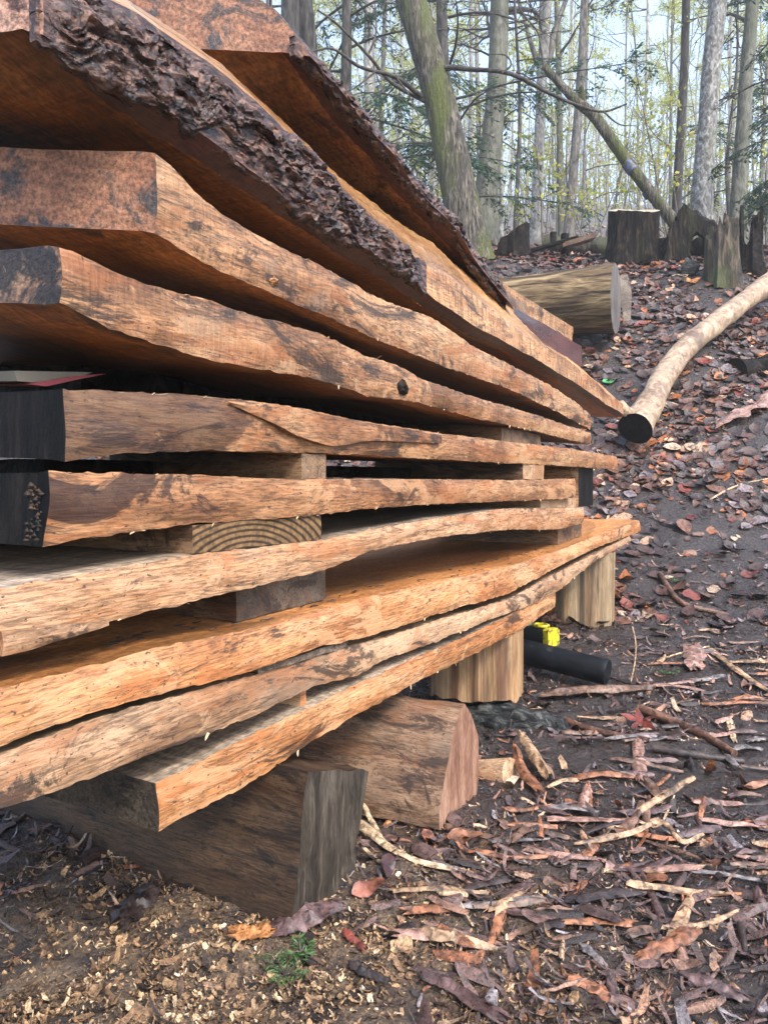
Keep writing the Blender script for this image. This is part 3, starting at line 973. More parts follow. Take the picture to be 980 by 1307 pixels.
_pl = [(593, 898), (601, 912), (610, 940), (611, 985), (608, 1022), (600, 1042), (580, 1056), (561, 1060), (560, 1038), (566, 1000), (572, 970), (579, 935), (586, 910)]
XS = -.69
_poly = [onx(x, y, XS) for x, y in _pl]
split_log = prism('split_log', _poly, (-.62, -.06, .0), [M['split'], M['split_end']], n=30, rough=.003, seed=8)
tag(split_log, 'thick split log with a pink wedge-shaped end, lying behind the dark timber', 'log')

def standing_block(name, label, px, py, X, rx, ry, zb, ztop, mats, seed, square=0.0, rot=0.0, tilt=0.0):
    c = onx(px, py, X)
    n, k = 72, 26
    V = []
    for i in range(k + 1):
        f = i / k
        z = zb + (ztop - zb) * f
        for j in range(n):
            a = 2 * math.pi * j / n
            ca, sa = math.cos(a), math.sin(a)
            p = 2 + 6 * square
            r = (abs(ca) ** p + abs(sa) ** p) ** (-1 / p)
            r *= 1 + .05 * float(fbm(ca * 5, sa * 5, z * 1.0, 3, seed)) + .02 * float(vnoise(ca * 16, sa * 16, z * 2.2, seed + 4))
            x, y = rx * r * ca, ry * r * sa
            V.append((c.x + x * math.cos(rot) - y * math.sin(rot) + tilt * f, c.y + x * math.sin(rot) + y * math.cos(rot),
                      z + (0 if 0 < i else .012 * float(vnoise(ca * 6, sa * 6, 2.0, seed)))))
    F, mi = [], []
    for i in range(k):
        for j in range(n):
            F.append([i * n + j, i * n + (j + 1) % n, (i + 1) * n + (j + 1) % n, (i + 1) * n + j]); mi.append(0)
    F.append(list(range(n))[::-1]); F.append(list(range(k * n, k * n + n))); mi += [1, 1]
    o = mesh_obj(name, V, F, mats, midx=mi, sharp=45)
    tag(o, label, 'wooden block', 'upright blocks carrying the stack')
    return o

def stripe_wood(name, cols, dark, scale=16):
    """wood split along the grain: upright streaks of sapwood, heartwood and old bark"""
    m = Mat(name, .55)
    v = m.co((1, 1, .06))
    n = m.noise(scale, 5, v, .62, .9)
    b = m.ramp(n, [(.28, cols[0]), (.42, cols[1]), (.55, cols[2]), (.72, cols[3])])
    k = m.noise(scale * .7, 4, m.co((1, 1, .05), (.02, .03, 0)), .6, .6)
    b = m.mix(b, dark, m.ramp(k, [(.54, 0.0), (.62, .8)]))
    q = m.noise(9, 7, m.co((1, 1, .5)), .68, .8)
    b = m.mix(b, m.ramp(q, [(.3, .45), (.7, 1.3)]), .85, 'MULTIPLY')
    f = m.noise(160, 5, m.co((1, 1, .06)), .65)
    b = m.mix(b, m.ramp(f, [(.3, .5), (.7, 1.25)]), .85, 'MULTIPLY')
    m.color(b)
    nn = m.bump(n, .7, .01)
    m.bump(f, .5, .003, nn)
    return m.m
M['stripe_warm'] = stripe_wood('split_grain_warm', [(.17, .08, .035), (.36, .21, .10), (.46, .31, .17), (.28, .14, .06)], (.11, .042, .02))
M['stripe_old'] = stripe_wood('split_grain_blackened', [(.15, .08, .032), (.26, .16, .08), (.36, .26, .15), (.12, .09, .06)], (.008, .007, .007), 20)

_y3 = onx(607, 870, -.90).y
standing_block('upright_block', 'upright split block with warm brown and cream vertical grain, behind the split log', 609, 858, -.945, .14, .125, .075, zof(P9, _y3, False) - .002,
               [M['stripe_warm'], M['split_end']], 11, .25, R(12))
_y4 = onx(742, 760, -.92).y
standing_block('upright_block', 'upright squarish block streaked black and cream at the far end of the stack', 742, 757, -.93, .13, .13, g(-.9, _y4) - .03, zof(P8, min(_y4, P8.Yg[-1]), False) - .002,
               [M['stripe_old'], M['end_dark']], 17, .6, R(30))

M['grey_bark'] = bark_mat('grey_flaky_bark', (.004, .0045, .0045), (.026, .028, .028), (.11, .11, .105), 60, .6, (.35, 1, 1), bumpd=.02, spec=.25)
V, F = tube(spline([at(520, 925, 2.45), at(590, 930, 2.40), at(640, 931, 2.36), at(690, 934, 2.34), at(726, 940, 2.32)], 60), np.interp(np.linspace(0, 1, 60), [0, .3, .7, .9, 1], [.075, .08, .075, .055, .02]), 44, .28, 16, 3)
tag(mesh_obj('bark_log', V, tri_fix(F), M['grey_bark']), 'lumpy grey bark-covered log under the foot of the warm-grained block', 'log')
V, F = tube([at(560, 1000, 2.1), at(600, 997, 2.02), at(654, 994, 1.95), at(655.5, 994, 1.948)], [.052, .052, .051, .047], 24, .03, 12, 5)
V2, F2 = V, tri_fix(F)
tag(mesh_obj('short_log', V2, F2, M['sticker_pale'], sharp=40), 'short pale peeled log end poking out beside the split log', 'log')

# black pipe under the stack
def black_pipe():
    a, b = at(600, 815, 2.95), at(774, 858, 2.66)
    d = (b - a).normalized()
    path = [a + (b - a) * t for t in np.linspace(0, 1, 24)]
    rad = np.full(24, .045)
    path += [b + d * .004, b + d * .005, b - d * .10]
    rad = np.concatenate([rad, [.043, .036, .035]])
    V, F = tube(path, rad, 30, .015, 10, 2, cap=True)
    m = Mat('dull_black_plastic', .5, .18)
    n = m.noise(18, 6)
    m.color(m.ramp(n, [(.35, (.003, .0035, .005)), (.6, (.008, .010, .013)), (.72, (.05, .042, .036))]))
    m.bump(m.noise(60, 4), .3, .003)
    o = mesh_obj('black_pipe', V, tri_fix(F), m.m, sharp=50)
    tag(o, 'black plastic pipe lying on the ground behind the upright blocks', 'pipe')
black_pipe()

# yellow and black level
def level_tool():
    a, b = at(648, 803, 3.06), at(703, 813, 2.88)
    d = (b - a); L = d.length; d.normalize()
    up = Vector((0, 0, 1)); s = d.cross(up).normalized(); up = s.cross(d).normalized()
    root = empty('spirit_level', a)
    tag(root, 'black and yellow spirit level lying beside the black pipe', 'tool')
    mb = Mat('black_level_body', .4).color((.018, .018, .018)).m
    my_ = Mat('yellow_level_plastic', .45)
    my_.color(my_.mix((.50, .42, .015), (.05, .04, .03), my_.ramp(my_.noise(70, 6), [(.5, 0.0), (.62, .85)])))
    my = my_.m
    def box(name, t0, t1, w, h0, h1, mat, bev=.004):
        V = []
        for t in (t0, t1):
            for (u, v) in ((-w + bev, h0), (w - bev, h0), (w, h0 + bev), (w, h1 - bev), (w - bev, h1), (-w + bev, h1), (-w, h1 - bev), (-w, h0 + bev)):
                V.append(tuple(a + d * t + s * u + up * v))
        F = [[i, (i + 1) % 8, 8 + (i + 1) % 8, 8 + i] for i in range(8)] + [list(range(8))[::-1], list(range(8, 16))]
        return mesh_obj(name, V, F, mat, parent=root, smooth=False)
    box('bar', -.25, L - .012, .028, -.03, .03, mb)
    box('end_cap', L - .012, L + .014, .031, -.033, .033, my, .007)
    for t in (.35, .78):
        c = a + d * (L * t) + up * .031
        pts = [c + d * (.030 * math.cos(x)) + s * (.022 * math.sin(x)) + up * .006 for x in np.linspace(0, 2 * math.pi, 22)]
        V, F = tube(pts, .007, 8, cap=False)
        mesh_obj('grip_ring', V, F, my, parent=root)
    box('vial', L * .5, L * .62, .012, .029, .036, Mat('vial_glass', .1).color((.5, .55, .35)).m, .003)
level_tool()

# boards lying on the far end of the stack
def board_px(label, x0, x1, y0, y1, X, w, near, mat, endm, seed):
    """a board along the stack whose far end shows at x1"""
    a, b = onx(x1, y1, X), onx(x1, y0, X)
    yn = onx(x0, y1, X).y + near
    c8 = [(x, y, z) for x in (X - w, X) for y in (yn, a.y) for z in (a.z, b.z)]
    o = hexa('short_board', c8, None, seed, sub=10, rag=.003, mats=[M[endm], M[mat]])
    tag(o, label, 'board', 'short boards on the far end of the stack')
    return o
M['board_red'] = wood_face('wet_red_board', (.06, .015, .012), (.12, .035, .028), (.2, .07, .055), .3, .2, .3)
board_px('dark red wet board at the far end of the stack', 690, 742, 441, 468, -.93, .2, -.3, 'board_red', 'sticker_pale', 3)
board_px('orange slab piece lying over the dark red board', 675, 731, 417, 440, -.97, .16, -.5, 'edge_sawn', 'under', 4)
board_px('small grey-brown stick end on the orange slab piece', 655, 681, 393, 413, -.97, .1, -.4, 'sticker', 'sticker', 5)

# papers tucked in the widest gap
def packet():
    root = empty('folded_packet', onx(40, 480, -.95))
    tag(root, 'folded white and red paper packet tucked in the widest gap', 'packet')
    def sheet(name, pts, X, mat, th=.003):
        q = [onx(x, y, X) for x, y in pts]
        V = [tuple(p) for p in q] + [(p.x - .12, p.y + .03, p.z + .01) for p in q]
        n = len(q)
        F = [list(range(n)), list(range(n, 2 * n))[::-1]] + [[i, n + i, n + (i + 1) % n, (i + 1) % n] for i in range(n)]
        mesh_obj(name, V, F, mat, parent=root, smooth=False)
    sheet('paper', [(18, 473), (118, 475), (100, 482), (40, 488), (22, 486)], -.93, Mat('grey_paper', .8).color((.16, .15, .12)).m)
    sheet('cover', [(35, 490), (95, 480), (136, 477), (100, 484), (60, 493)], -.92, Mat('red_cover', .4).color((.20, .012, .018)).m)
packet()

# ------------------------------------------------------------------ logs and stumps on the bank
M['old_log'] = bark_mat('peeled_mossy_log', (.018, .010, .005), (.12, .075, .034), (.28, .20, .10), 26, .6, (.10, .8, .8), (.075, .07, .018), .58, .025, rot=(0, 0, -YAW))
M['log_cut'] = torn_end('grey_log_cut', [(.06, .052, .05), (.12, .108, .102), (.20, .18, .165)], (.05, .036, .028))
M['black_stump'] = bark_mat('charred_stump_bark', (.002, .002, .002), (.010, .0075, .006), (.055, .038, .026), 30, .8, (1, 1, .18), (.022, .026, .008), .66, .04, spec=.10)
M['stump_top'] = wood_end('pale_stump_top', (.20, .15, .10), (.38, .31, .22), (.52, .45, .34), True, (.07, .05, .03), .6)
M['moss_wood'] = bark_mat('mossy_rotten_wood', (.006, .0045, .0035), (.035, .026, .017), (.12, .088, .058), 24, .6, (1, 1, .22), (.05, .062, .016), .54, .03)
M['peeled'] = bark_mat('peeled_pale_pole', (.20, .13, .085), (.33, .235, .155), (.43, .33, .235), 40, .5, (.5, .5, .5), (.10, .065, .05), .63, .012)

def log_with_cut(name, label, a, b, ra, rb, mat, cut, nseg=40, n=40, rough=.05, seed=0, freq=3.0, bend=None, flat=True):
    path = spline([a] + (bend or []) + [b], n)
    d = path[-1] - path[-2]; d /= np.linalg.norm(d)
    rad = np.interp(np.linspace(0, 1, n), [0, 1], [ra, rb])
    V, F = tube(path, rad, nseg, rough, freq, seed, cap=True)
    FL = tri_fix(F)
    mi = [0] * len(FL)
    for k in range(nseg): mi[-1 - k] = 1; mi[-1 - nseg - k] = 1
    o = mesh_obj(name, V, FL, [mat, cut], midx=mi, sharp=50)
    tag(o, label, 'log')
    return o

log_with_cut('cut_log', 'big peeled log with a grey sawn end resting on the bank', at(520, 405, 6.75), at(786, 381, 6.0), .235, .258, M['old_log'], M['log_cut'], seed=5, rough=.06)
V = [tuple(at(x, y, d)) for d in (6.25, 6.32) for x, y in ((788, 352), (801, 350), (806, 372), (805, 408), (796, 410))]
tag(mesh_obj('leaning_board', V, [[0, 1, 2, 3, 4][::-1], [5, 6, 7, 8, 9]] + [[i, 5 + i, 5 + (i + 1) % 5, (i + 1) % 5][::-1] for i in range(5)], M['sticker_grey'], smooth=False), 'small weathered board standing behind the grey log end', 'board')

# peeled pale pole sweeping down the bank to a black cut end
def peeled_pole():
    pts = [at(1075, 292, 7.1), at(1025, 330, 6.7), at(980, 362, 6.4), at(932, 398, 6.1), at(884, 436, 5.8), at(852, 473, 5.5), at(832, 511, 5.2), at(810, 546, 4.98)]
    n = 70
    path = spline(pts, n)
    rad = np.interp(np.linspace(0, 1, n), [0, .3, .6, .82, .93, 1], [.075, .082, .082, .085, .096, .115])
    V, F = tube(path, rad, 32, .10, 6, 3, cap=True)
    FL = tri_fix(F)
    mi = [0] * len(FL)
    for k in range(32): mi[-1 - k] = 1
    o = mesh_obj('peeled_pole', V, FL, [M['peeled'], M['end_black']], midx=mi, sharp=55)
    tag(o, 'pale peeled pole with a black cut end sloping down the bank', 'log')
    V, F = tube(spline([at(812, 536, 5.05), at(797, 524, 4.98), at(791, 514, 4.95)], 8), np.linspace(.055, .025, 8), 12, .15, 12, 2)
    mesh_obj('branch_stub', V, tri_fix(F), M['peeled'], parent=o)
peeled_pole()

def stump(name, label, c, r, h, heights, mats, seed, lean=(0, 0), flare=.35, nseg=56, arc=(0, 2 * math.pi), th=None, n=22, cat='stump', hollow=None):
    """a stump: flared, fluted wall; heights(angle) gives a level or a jagged rim; th makes a hollow shell"""
    full = abs(arc[1] - arc[0] - 2 * math.pi) < 1e-6
    A = np.linspace(arc[0], arc[1], nseg, endpoint=not full)
    V = []
    def wall(rr):
        for i in range(n + 1):
            f = i / n
            for a in A:
                hh = heights(a)
                z = -.12 + (hh + .12) * f
                ca, sa = math.cos(a), math.sin(a)
                q = rr * (1 + flare * (1 + .8 * math.cos(5 * a + seed)) * max(0, 1 - (z + .12) / (.75 * h)) ** 1.6)
                q *= 1 + .05 * math.cos(9 * a + seed + 1.5 * math.sin(2 * z))
                q *= 1 + .17 * float(fbm(ca * 2.2, sa * 2.2, z * .6 + seed, 3, seed)) + .035 * float(vnoise(ca * 9, sa * 9, z * 2, seed + 2))
                V.append((c.x + q * ca + lean[0] * z, c.y + q * sa + lean[1] * z, c.z + z))
    wall(r)
    k = len(A)
    F, mi = [], []
    def skin(base, flip):
        for i in range(n):
            for j in range(k if full else k - 1):
                q = [base + i * k + j, base + i * k + (j + 1) % k, base + (i + 1) * k + (j + 1) % k, base + (i + 1) * k + j]
                F.append(q[::-1] if flip else q); mi.append(0)
    skin(0, False)
    if th:
        b2 = len(V)
        wall(r - th)
        skin(b2, True)
        for j in range(k if full else k - 1):
            F.append([n * k + j, n * k + (j + 1) % k, b2 + n * k + (j + 1) % k, b2 + n * k + j]); mi.append(1)
        if not full:
            for i in range(n):
                for j in (0, k - 1):
                    F.append([i * k + j, (i + 1) * k + j, b2 + (i + 1) * k + j, b2 + i * k + j]); mi.append(1)
    else:
        F.append([n * k + j for j in range(k)]); mi.append(1)
    o = mesh_obj(name, V, F, mats, midx=mi, sharp=50)
    tag(o, label, cat)
    return o

_c = at(810, 338, 7.8); _c.z = g(_c.x, _c.y)
_h = at(812, 268, 7.8).z - _c.z
stump('sawn_stump', 'black-sided stump sawn flat with a pale top, on the mound', _c, .25, _h, lambda a: _h - .01 + .008 * math.sin(3 * a) + .09 * (-SN * math.cos(a) + CS * math.sin(a)), [M['black_stump'], M['stump_top']], 3, flare=.34)
# broken shell beside it, pierced and sloping
_c2 = at(893, 345, 7.6); _c2.z = g(_c2.x, _c2.y)
def _hb(a):
    # rises to a peak at the left then slopes away to the right
    u = CS * math.cos(a) + SN * math.sin(a)
    return .16 + .10 * max(0, 1 - abs(u + .15) / .95) + .10 * float(vnoise(a * 5, 0, 0, 9))
broken = stump('broken_stump', 'black broken hollow stump with a sloping ridge, beside the flat sawn stump', _c2, .36, .5, _hb, [M['black_stump'], M['soil_dark']], 8, th=.09, arc=(R(-10), R(215)), flare=.25)
_out = [(846, 352), (849, 318), (854, 303), (861, 284), (866, 271), (874, 261), (880, 266), (889, 270), (901, 279), (912, 287), (926, 300), (937, 312), (948, 342),
        (932, 342), (921, 325), (909, 312), (899, 303), (889, 297), (881, 303), (878, 318), (880, 345)]
mesh_ = prism('sloping_ridge', [at(x, y, 7.42) for x, y in _out], tuple(ray(880, 300) * .30), [M['black_stump'], M['black_stump']], n=12, rough=.035, seed=9, parent=broken)
_c3 = at(918, 385, 6.9); _c3.z = g(_c3.x, _c3.y)
stump('rotten_stump', 'jagged mossy rotten stump above the pale peeled pole', _c3, .13, .5, lambda a: .42 + .16 * float(fbm(a * 2.5, 1, 0, 3, 5)), [M['moss_wood'], M['moss_wood']], 14, th=.04, flare=.22)
_c4 = at(957, 352, 7.2); _c4.z = g(_c4.x, _c4.y)
stump('rotten_stump', 'thin dark splintered stump behind the mossy rotten one', _c4, .10, .45, lambda a: .36 + .22 * float(fbm(a * 3, 4, 0, 3, 15)), [M['soil_dark'], M['soil_dark']], 24, th=.03, flare=.5)
# black boulder-like butt and clutter behind the big log
_c5 = at(655, 362, 8.3); _c5.z = g(_c5.x, _c5.y) - .02
stump('mossy_butt', 'dark mossy log butt with a slanted top behind the big peeled log', _c5, .15, .42, lambda a: .24 + .10 * math.cos(a - .4), [M['soil_dark'], M['log_cut']], 31, flare=.3)

def rough_log(name, label, a, b, r0, r1, mat, seed, n=24, nseg=16, rough=.15, freq=5, mid=None, cat='log'):
    V, F = tube(spline([a] + (mid or []) + [b], n), np.linspace(r0, r1, n), nseg, rough, freq, seed)
    return tag(mesh_obj(name, V, tri_fix(F), mat, sharp=60), label, cat)
def gdp(px, depth, up=0.0):
    """ground under the picture column px at a given depth"""
    p = at(px, 612, depth)
    return Vector((p.x, p.y, g(p.x, p.y) + up))
rough_log('mossy_log', 'low mossy log lying beyond the big peeled log', gdp(690, 9.2, .08), gdp(770, 9.0, .10), .10, .12, M['moss_wood'], 4)
rough_log('fallen_branch', 'thin dark fallen branch beyond the big peeled log', gdp(668, 8.5, .03), gdp(735, 8.3, .22), .03, .02, M['soil_dark'], 5)
rough_log('stub_post', 'short dark stub standing left of two behind the peeled log', gdp(704, 8.6, -.05), gdp(703, 8.6, .22), .045, .04, M['soil_dark'], 6, cat='stub')
rough_log('stub_post', 'short dark stub standing right of two behind the peeled log', gdp(717, 8.5, -.05), gdp(718, 8.5, .24), .05, .045, M['soil_dark'], 7, cat='stub')
V = []
for x, d, u in ((722, 8.3, .16), (752, 8.2, .26), (757, 8.25, .18), (762, 8.7, .10), (727, 8.8, .02)): pass
_a, _b = gdp(715, 8.35, .10), gdp(757, 8.15, .22)
c8 = [Vector((x.x, x.y, x.z + dz)) + o for o in (Vector((-.08, .14, 0)), Vector((0, 0, 0))) for x in (_a, _b) for dz in (0, .05)]
tag(hexa('brown_board', c8, None, 2, sub=4, mats=[M['board_red'], M['sticker']]), 'reddish brown board end beside the flat sawn stump', 'board')
rough_log('sunken_log', 'dark rotten log half sunk in leaves under the pale pole', gdp(935, 5.75, -.05), gdp(1050, 6.0, -.02), .11, .13, M['soil_dark'], 8, rough=.3)
rough_log('stone', 'grey stone among leaves beside the broken stump', gdp(868, 7.15, .05), gdp(884, 7.1, .02), .10, .06, M['grey_bark'], 9, n=8, rough=.3, cat='stone')

# ------------------------------------------------------------------ trees
M['bark_mossy'] = bark_mat('mossy_ridged_bark', (.014, .012, .009), (.075, .065, .048), (.22, .19, .15), 40, .75, (1, 1, .14), (.085, .10, .018), .55, .05)
M['bark_green'] = bark_mat('green_tinged_bark', (.05, .05, .04), (.11, .11, .085), (.17, .165, .14), 24, .75, (1, 1, .3), (.065, .075, .045), .55, .012)
M['bark_pale'] = bark_mat('pale_grey_bark', (.12, .11, .10), (.26, .25, .23), (.42, .40, .37), 16, .75, (1, 1, .5), None, .5, .006)
M['bark_speckled'] = bark_mat('speckled_grey_bark', (.06, .055, .05), (.17, .165, .155), (.36, .36, .34), 24, .75, (1, 1, .5), (.08, .09, .05), .66, .01)
M['bark_dark'] = bark_mat('dark_furrowed_bark', (.012, .010, .009), (.045, .04, .035), (.11, .10, .09), 22, .7, (1, 1, .2), None, .5, .02)
M['bark_brown'] = bark_mat('grey_brown_bark', (.06, .052, .044), (.14, .125, .11), (.25, .235, .21), 20, .75, (1, 1, .3), None, .5, .01)
M['twig'] = bark_mat('thin_dark_twig', (.02, .017, .015), (.05, .042, .036), (.10, .09, .075), 20, .7)
M['spring_leaf'] = tint_mat('spring_leaf', .5, .3, .55, .2, 20, 0)
M['needle'] = tint_mat('conifer_needle', .5, .3, .35, .2, 20, 0)

def leaf_cloud(P, dirs, size, tints, aspect=.55):
    """small four-cornered leaves at given places"""
    n = len(P)
    d = dirs / (np.linalg.norm(dirs, axis=1)[:, None] + 1e-9)
    r = rng.normal(size=(n, 3))
    s = np.cross(d, r); s /= np.linalg.norm(s, axis=1)[:, None] + 1e-9
    sz = np.asarray(size)[:, None]
    V = np.stack([P, P + d * sz * .5 + s * sz * aspect * .5, P + d * sz, P + d * sz * .5 - s * sz * aspect * .5], 1).reshape(-1, 3)
    F = np.arange(4 * n).reshape(n, 4)
    return V, F, np.repeat(tints, 4, 0)

def grow(p, d, L, r, lev, tubes, tips, sag=0.0, wig=.22, kids=(5, 4), steps=7, spread=.9, up=.15):
    """a limb with side limbs; fills tubes and twig points"""
    pts = [np.array(p, float)]
    d = np.array(d, float); d /= np.linalg.norm(d)
    for i in range(steps):
        d = d + rng.normal(0, wig, 3) / (1 + .5 * lev) * .6 + np.array([0, 0, up * .3 - sag * .25])
        d /= np.linalg.norm(d)
        pts.append(pts[-1] + d * L / steps)
    pts = np.array(pts)
    tubes.append(tube(pts, np.linspace(r, r * .3, len(pts)), 6 if lev == 0 else 4, cap=False))
    if lev >= len(kids):
        for q in range(2, len(pts)):
            tips.append((pts[q], d))
        return
    for k in range(kids[lev]):
        t = random.uniform(.25, 1.0)
        q = pts[min(len(pts) - 1, int(t * (len(pts) - 1)))]
        nd = d + rng.normal(0, spread, 3)
        nd[2] = nd[2] * .6 - sag * .2
        grow(q, nd, L * random.uniform(.35, .6), r * .45, lev + 1, tubes, tips, sag, wig, kids, max(4, steps - 2), spread, up)

LEAF_YG = np.array([[.54, .54, .10], [.44, .48, .09], [.66, .58, .15], [.34, .42, .09]])
NEEDLE = np.array([[.036, .085, .050], [.026, .068, .044], [.055, .11, .055], [.022, .055, .038]])

def deciduous(name, base, top, r0, r1, mat, first=3.0, nlimb=16, leaves=1200, leafsize=(.04, .09), limb=2.2, bend=.15, nseg=12, rough=.06, extra=(), origin=None, seed=0, flare=.5, kids=(5, 4)):
    """trunk from base to top, limbs from a height on, loose spring foliage"""
    base, top = np.array(base, float), np.array(top, float)
    H = np.linalg.norm(top - base)
    n = 30
    t = np.linspace(0, 1, n)
    path = base + (top - base) * t[:, None]
    path[:, 0] += bend * (vnoise(t * 4, seed, 0, seed) - vnoise(0, seed, 0, seed)) * t
    path[:, 1] += bend * (vnoise(t * 4, seed, 5, seed) - vnoise(0, seed, 5, seed)) * t
    rad = r0 + (r1 - r0) * t
    rad = rad * (1 + flare * np.exp(-t * H / .35))
    path = np.concatenate([path[:1] - (path[1:2] - path[:1]) / np.linalg.norm(path[1] - path[0]) * .35, path])
    rad = np.concatenate([rad[:1] * 1.1, rad])
    root = empty(name, base)
    V, F = tube(path, rad, nseg, rough, 5, seed, cap=False, vfreq=.4)
    mesh_obj('trunk', V, F, mat, parent=root)
    tubes, tips = [tube(spline(e[0], 24), np.linspace(e[1], e[2], 24), 8, .08, 6, 1, cap=False) for e in extra], []
    for k in range(nlimb):
        h = first + (H - first) * (k + random.random()) / nlimb
        f = min(1, h / H)
        i = min(len(path) - 1, int(f * (len(path) - 1)))
        a = random.uniform(0, 2 * math.pi)
        grow(path[i], (math.cos(a), math.sin(a), random.uniform(.2, .9)), limb * random.uniform(.6, 1.2) * (1.1 - .5 * f), rad[i] * .30 + .008, 0, tubes, tips, kids=kids)
    if tubes:
        V, F = join(tubes)
        cr = mesh_obj('crown', V, F, M['twig'] if mat is not M['bark_pale'] else M['bark_brown'], parent=root)
        if leaves and tips:
            idx = rng.integers(0, len(tips), leaves)
            P = np.array([tips[i][0] for i in idx]) + rng.normal(0, .10, (leaves, 3))
            V, F, c = leaf_cloud(P, rng.normal(size=(leaves, 3)), rng.uniform(*leafsize, leaves), LEAF_YG[rng.integers(0, 4, leaves)] * rng.uniform(.7, 1.25, (leaves, 1)))
            mesh_obj('foliage', V, F, M['spring_leaf'], parent=cr, smooth=False, col=c)
    return root

def px_tree(label, name, bx, by, tx, depth, wb, wt, mat, tall=2.2, group=None, **kw):
    """a tree whose trunk stands at picture column bx and leaves the frame at tx"""
    b = at(bx, by, depth)
    b = Vector((b.x, b.y, g(b.x, b.y)))
    t = at(tx, 0, depth)
    top = b + (t - b) * tall
    r = deciduous(name, b, top, wb / FPX * depth / 2, wt / FPX * depth / 2 * .6, mat, **kw)
    tag(r, label, 'tree', group)
    return r

px_tree('stout leaning tree with green moss down its bark', 'mossy_tree', 604, 335, 528, 7.9, 46, 44, M['bark_mossy'], first=6.0, nlimb=8, leaves=0, nseg=48, rough=.06, seed=3, bend=.1, flare=.2,
        extra=[([at(536, 92, 7.9), at(570, 86, 7.8), at(600, 88, 7.7), at(650, 93, 7.5), at(700, 118, 7.4), at(740, 135, 7.4), at(770, 142, 7.4), at(800, 132, 7.4)], .032, .008),
               ([at(640, 93, 7.5), at(652, 82, 7.5), at(645, 70, 7.5), at(625, 68, 7.5)], .012, .004),
               ([at(770, 142, 7.4), at(790, 158, 7.3), at(812, 160, 7.3)], .010, .003),
               ([at(545, 130, 7.9), at(500, 105, 7.8), at(470, 70, 7.6), at(430, 30, 7.4), at(405, 12, 7.3)], .024, .008),
               ([at(540, 125, 7.9), at(505, 98, 7.6), at(460, 85, 7.3), at(425, 62, 7.1), at(395, 66, 7.0)], .026, .008),
               ([at(478, 92, 7.4), at(452, 112, 7.3), at(432, 118, 7.3)], .010, .004),
               ([at(505, 98, 7.6), at(520, 118, 7.6), at(535, 150, 7.6)], .010, .004),
               ([at(470, 70, 7.6), at(480, 40, 7.6), at(478, 0, 7.6)], .012, .004)])
px_tree('straight greenish grey tree just beyond the mossy leaning tree', 'grey_tree', 616, 325, 636, 12, 30, 25, M['bark_green'], first=3.0, nlimb=14, leaves=500, seed=5, nseg=18)
px_tree('slim pale tree with a forked top, left of the broken leaning trunk', 'pale_tree', 682, 322, 697, 14, 15, 13, M['bark_pale'], first=5.2, nlimb=9, leaves=300, seed=7,
        extra=[([at(688, 95, 14), at(702, 70, 14), at(707, 40, 14), at(722, 0, 14), at(740, -60, 14)], .07, .03), ([at(686, 80, 14), at(676, 50, 14), at(668, 20, 14), at(655, -30, 14)], .05, .02)])
px_tree('slim pale tree farther back behind the bark slab', 'pale_tree', 478, 320, 470, 16, 15, 13, M['bark_pale'], first=5, nlimb=9, leaves=300, seed=9)
px_tree('tall speckled grey tree behind the stumps', 'speckled_tree', 893, 300, 906, 11, 27, 24, M['bark_speckled'], first=4.2, nlimb=10, leaves=300, seed=11, nseg=20)
px_tree('dark tree nearest the edge of the wood, right of the speckled tree', 'dark_tree', 940, 305, 953, 12, 20, 17, M['bark_green'], first=3.6, nlimb=12, leaves=500, seed=13, nseg=16)
px_tree('dark furrowed tree behind the top slab, left trunk of a close pair', 'dark_tree', 366, 330, 368, 8.6, 30, 27, M['bark_dark'], first=6, nlimb=5, leaves=0, seed=15, nseg=24)
px_tree('dark furrowed tree behind the top slab, right trunk of a close pair', 'dark_tree', 398, 330, 393, 8.9, 26, 24, M['bark_dark'], first=6, nlimb=5, leaves=0, seed=17, nseg=24)
px_tree('bare dead trunk standing behind the broken leaning trunk', 'dead_tree', 724, 322, 748, 13, 13, 10, M['bark_brown'], first=6, nlimb=6, leaves=0, seed=19)

# broken leaning trunk with a blue paint mark
def snag():
    a, b = at(862, 286, 8.6), at(694, 84, 8.9)
    a = Vector((a.x, a.y, a.z)); 
    root = empty('leaning_snag', Vector((a.x, a.y, g(a.x, a.y))))
    tag(root, 'broken mossy trunk leaning steeply across the wood with blue paint marks', 'tree')
    path = spline([a + (a - b) * .12, a, at(806, 214, 8.65), at(760, 150, 8.75), at(735, 128, 8.8), b], 40)
    rad = np.interp(np.linspace(0, 1, 40), [0, .5, .8, 1], [.068, .066, .055, .036])
    V, F = tube(path, rad, 20, .08, 5, 4, vfreq=.5)
    mesh_obj('trunk', V, tri_fix(F), M['bark_mossy'], parent=root)
    mp = Mat('blue_paint', .6)
    mp.color(mp.ramp(mp.noise(40, 5), [(.48, (.05, .055, .03)), (.58, (.08, .09, .28))]))
    for (x, y, x2, y2) in ((800, 207, 808, 218), (826, 243, 830, 249)):
        c0, c1 = at(x, y, 8.66), at(x2, y2, 8.64)
        V, F = tube([c0, (c0 + c1) / 2, c1], .0675, 20, .05, 5, 4, cap=False)
        mesh_obj('paint_mark', V, F, mp.m, parent=root)
    V, F = tube(spline([at(741, 130, 8.8), at(743, 118, 8.75), at(741, 108, 8.72)], 8), np.linspace(.05, .02, 8), 10, .1, 8, 2)
    mesh_obj('branch_stub', V, tri_fix(F), M['bark_mossy'], parent=root)
    tb = [tube(spline([at(694, 84, 8.9), at(690, 60, 8.9), at(686, 40, 8.9), at(664, 12, 8.9), at(655, -20, 8.9)], 14), np.linspace(.016, .006, 14), 7, cap=False)]
    mesh_obj('limb', *tb[0], M['twig'], parent=root)
snag()

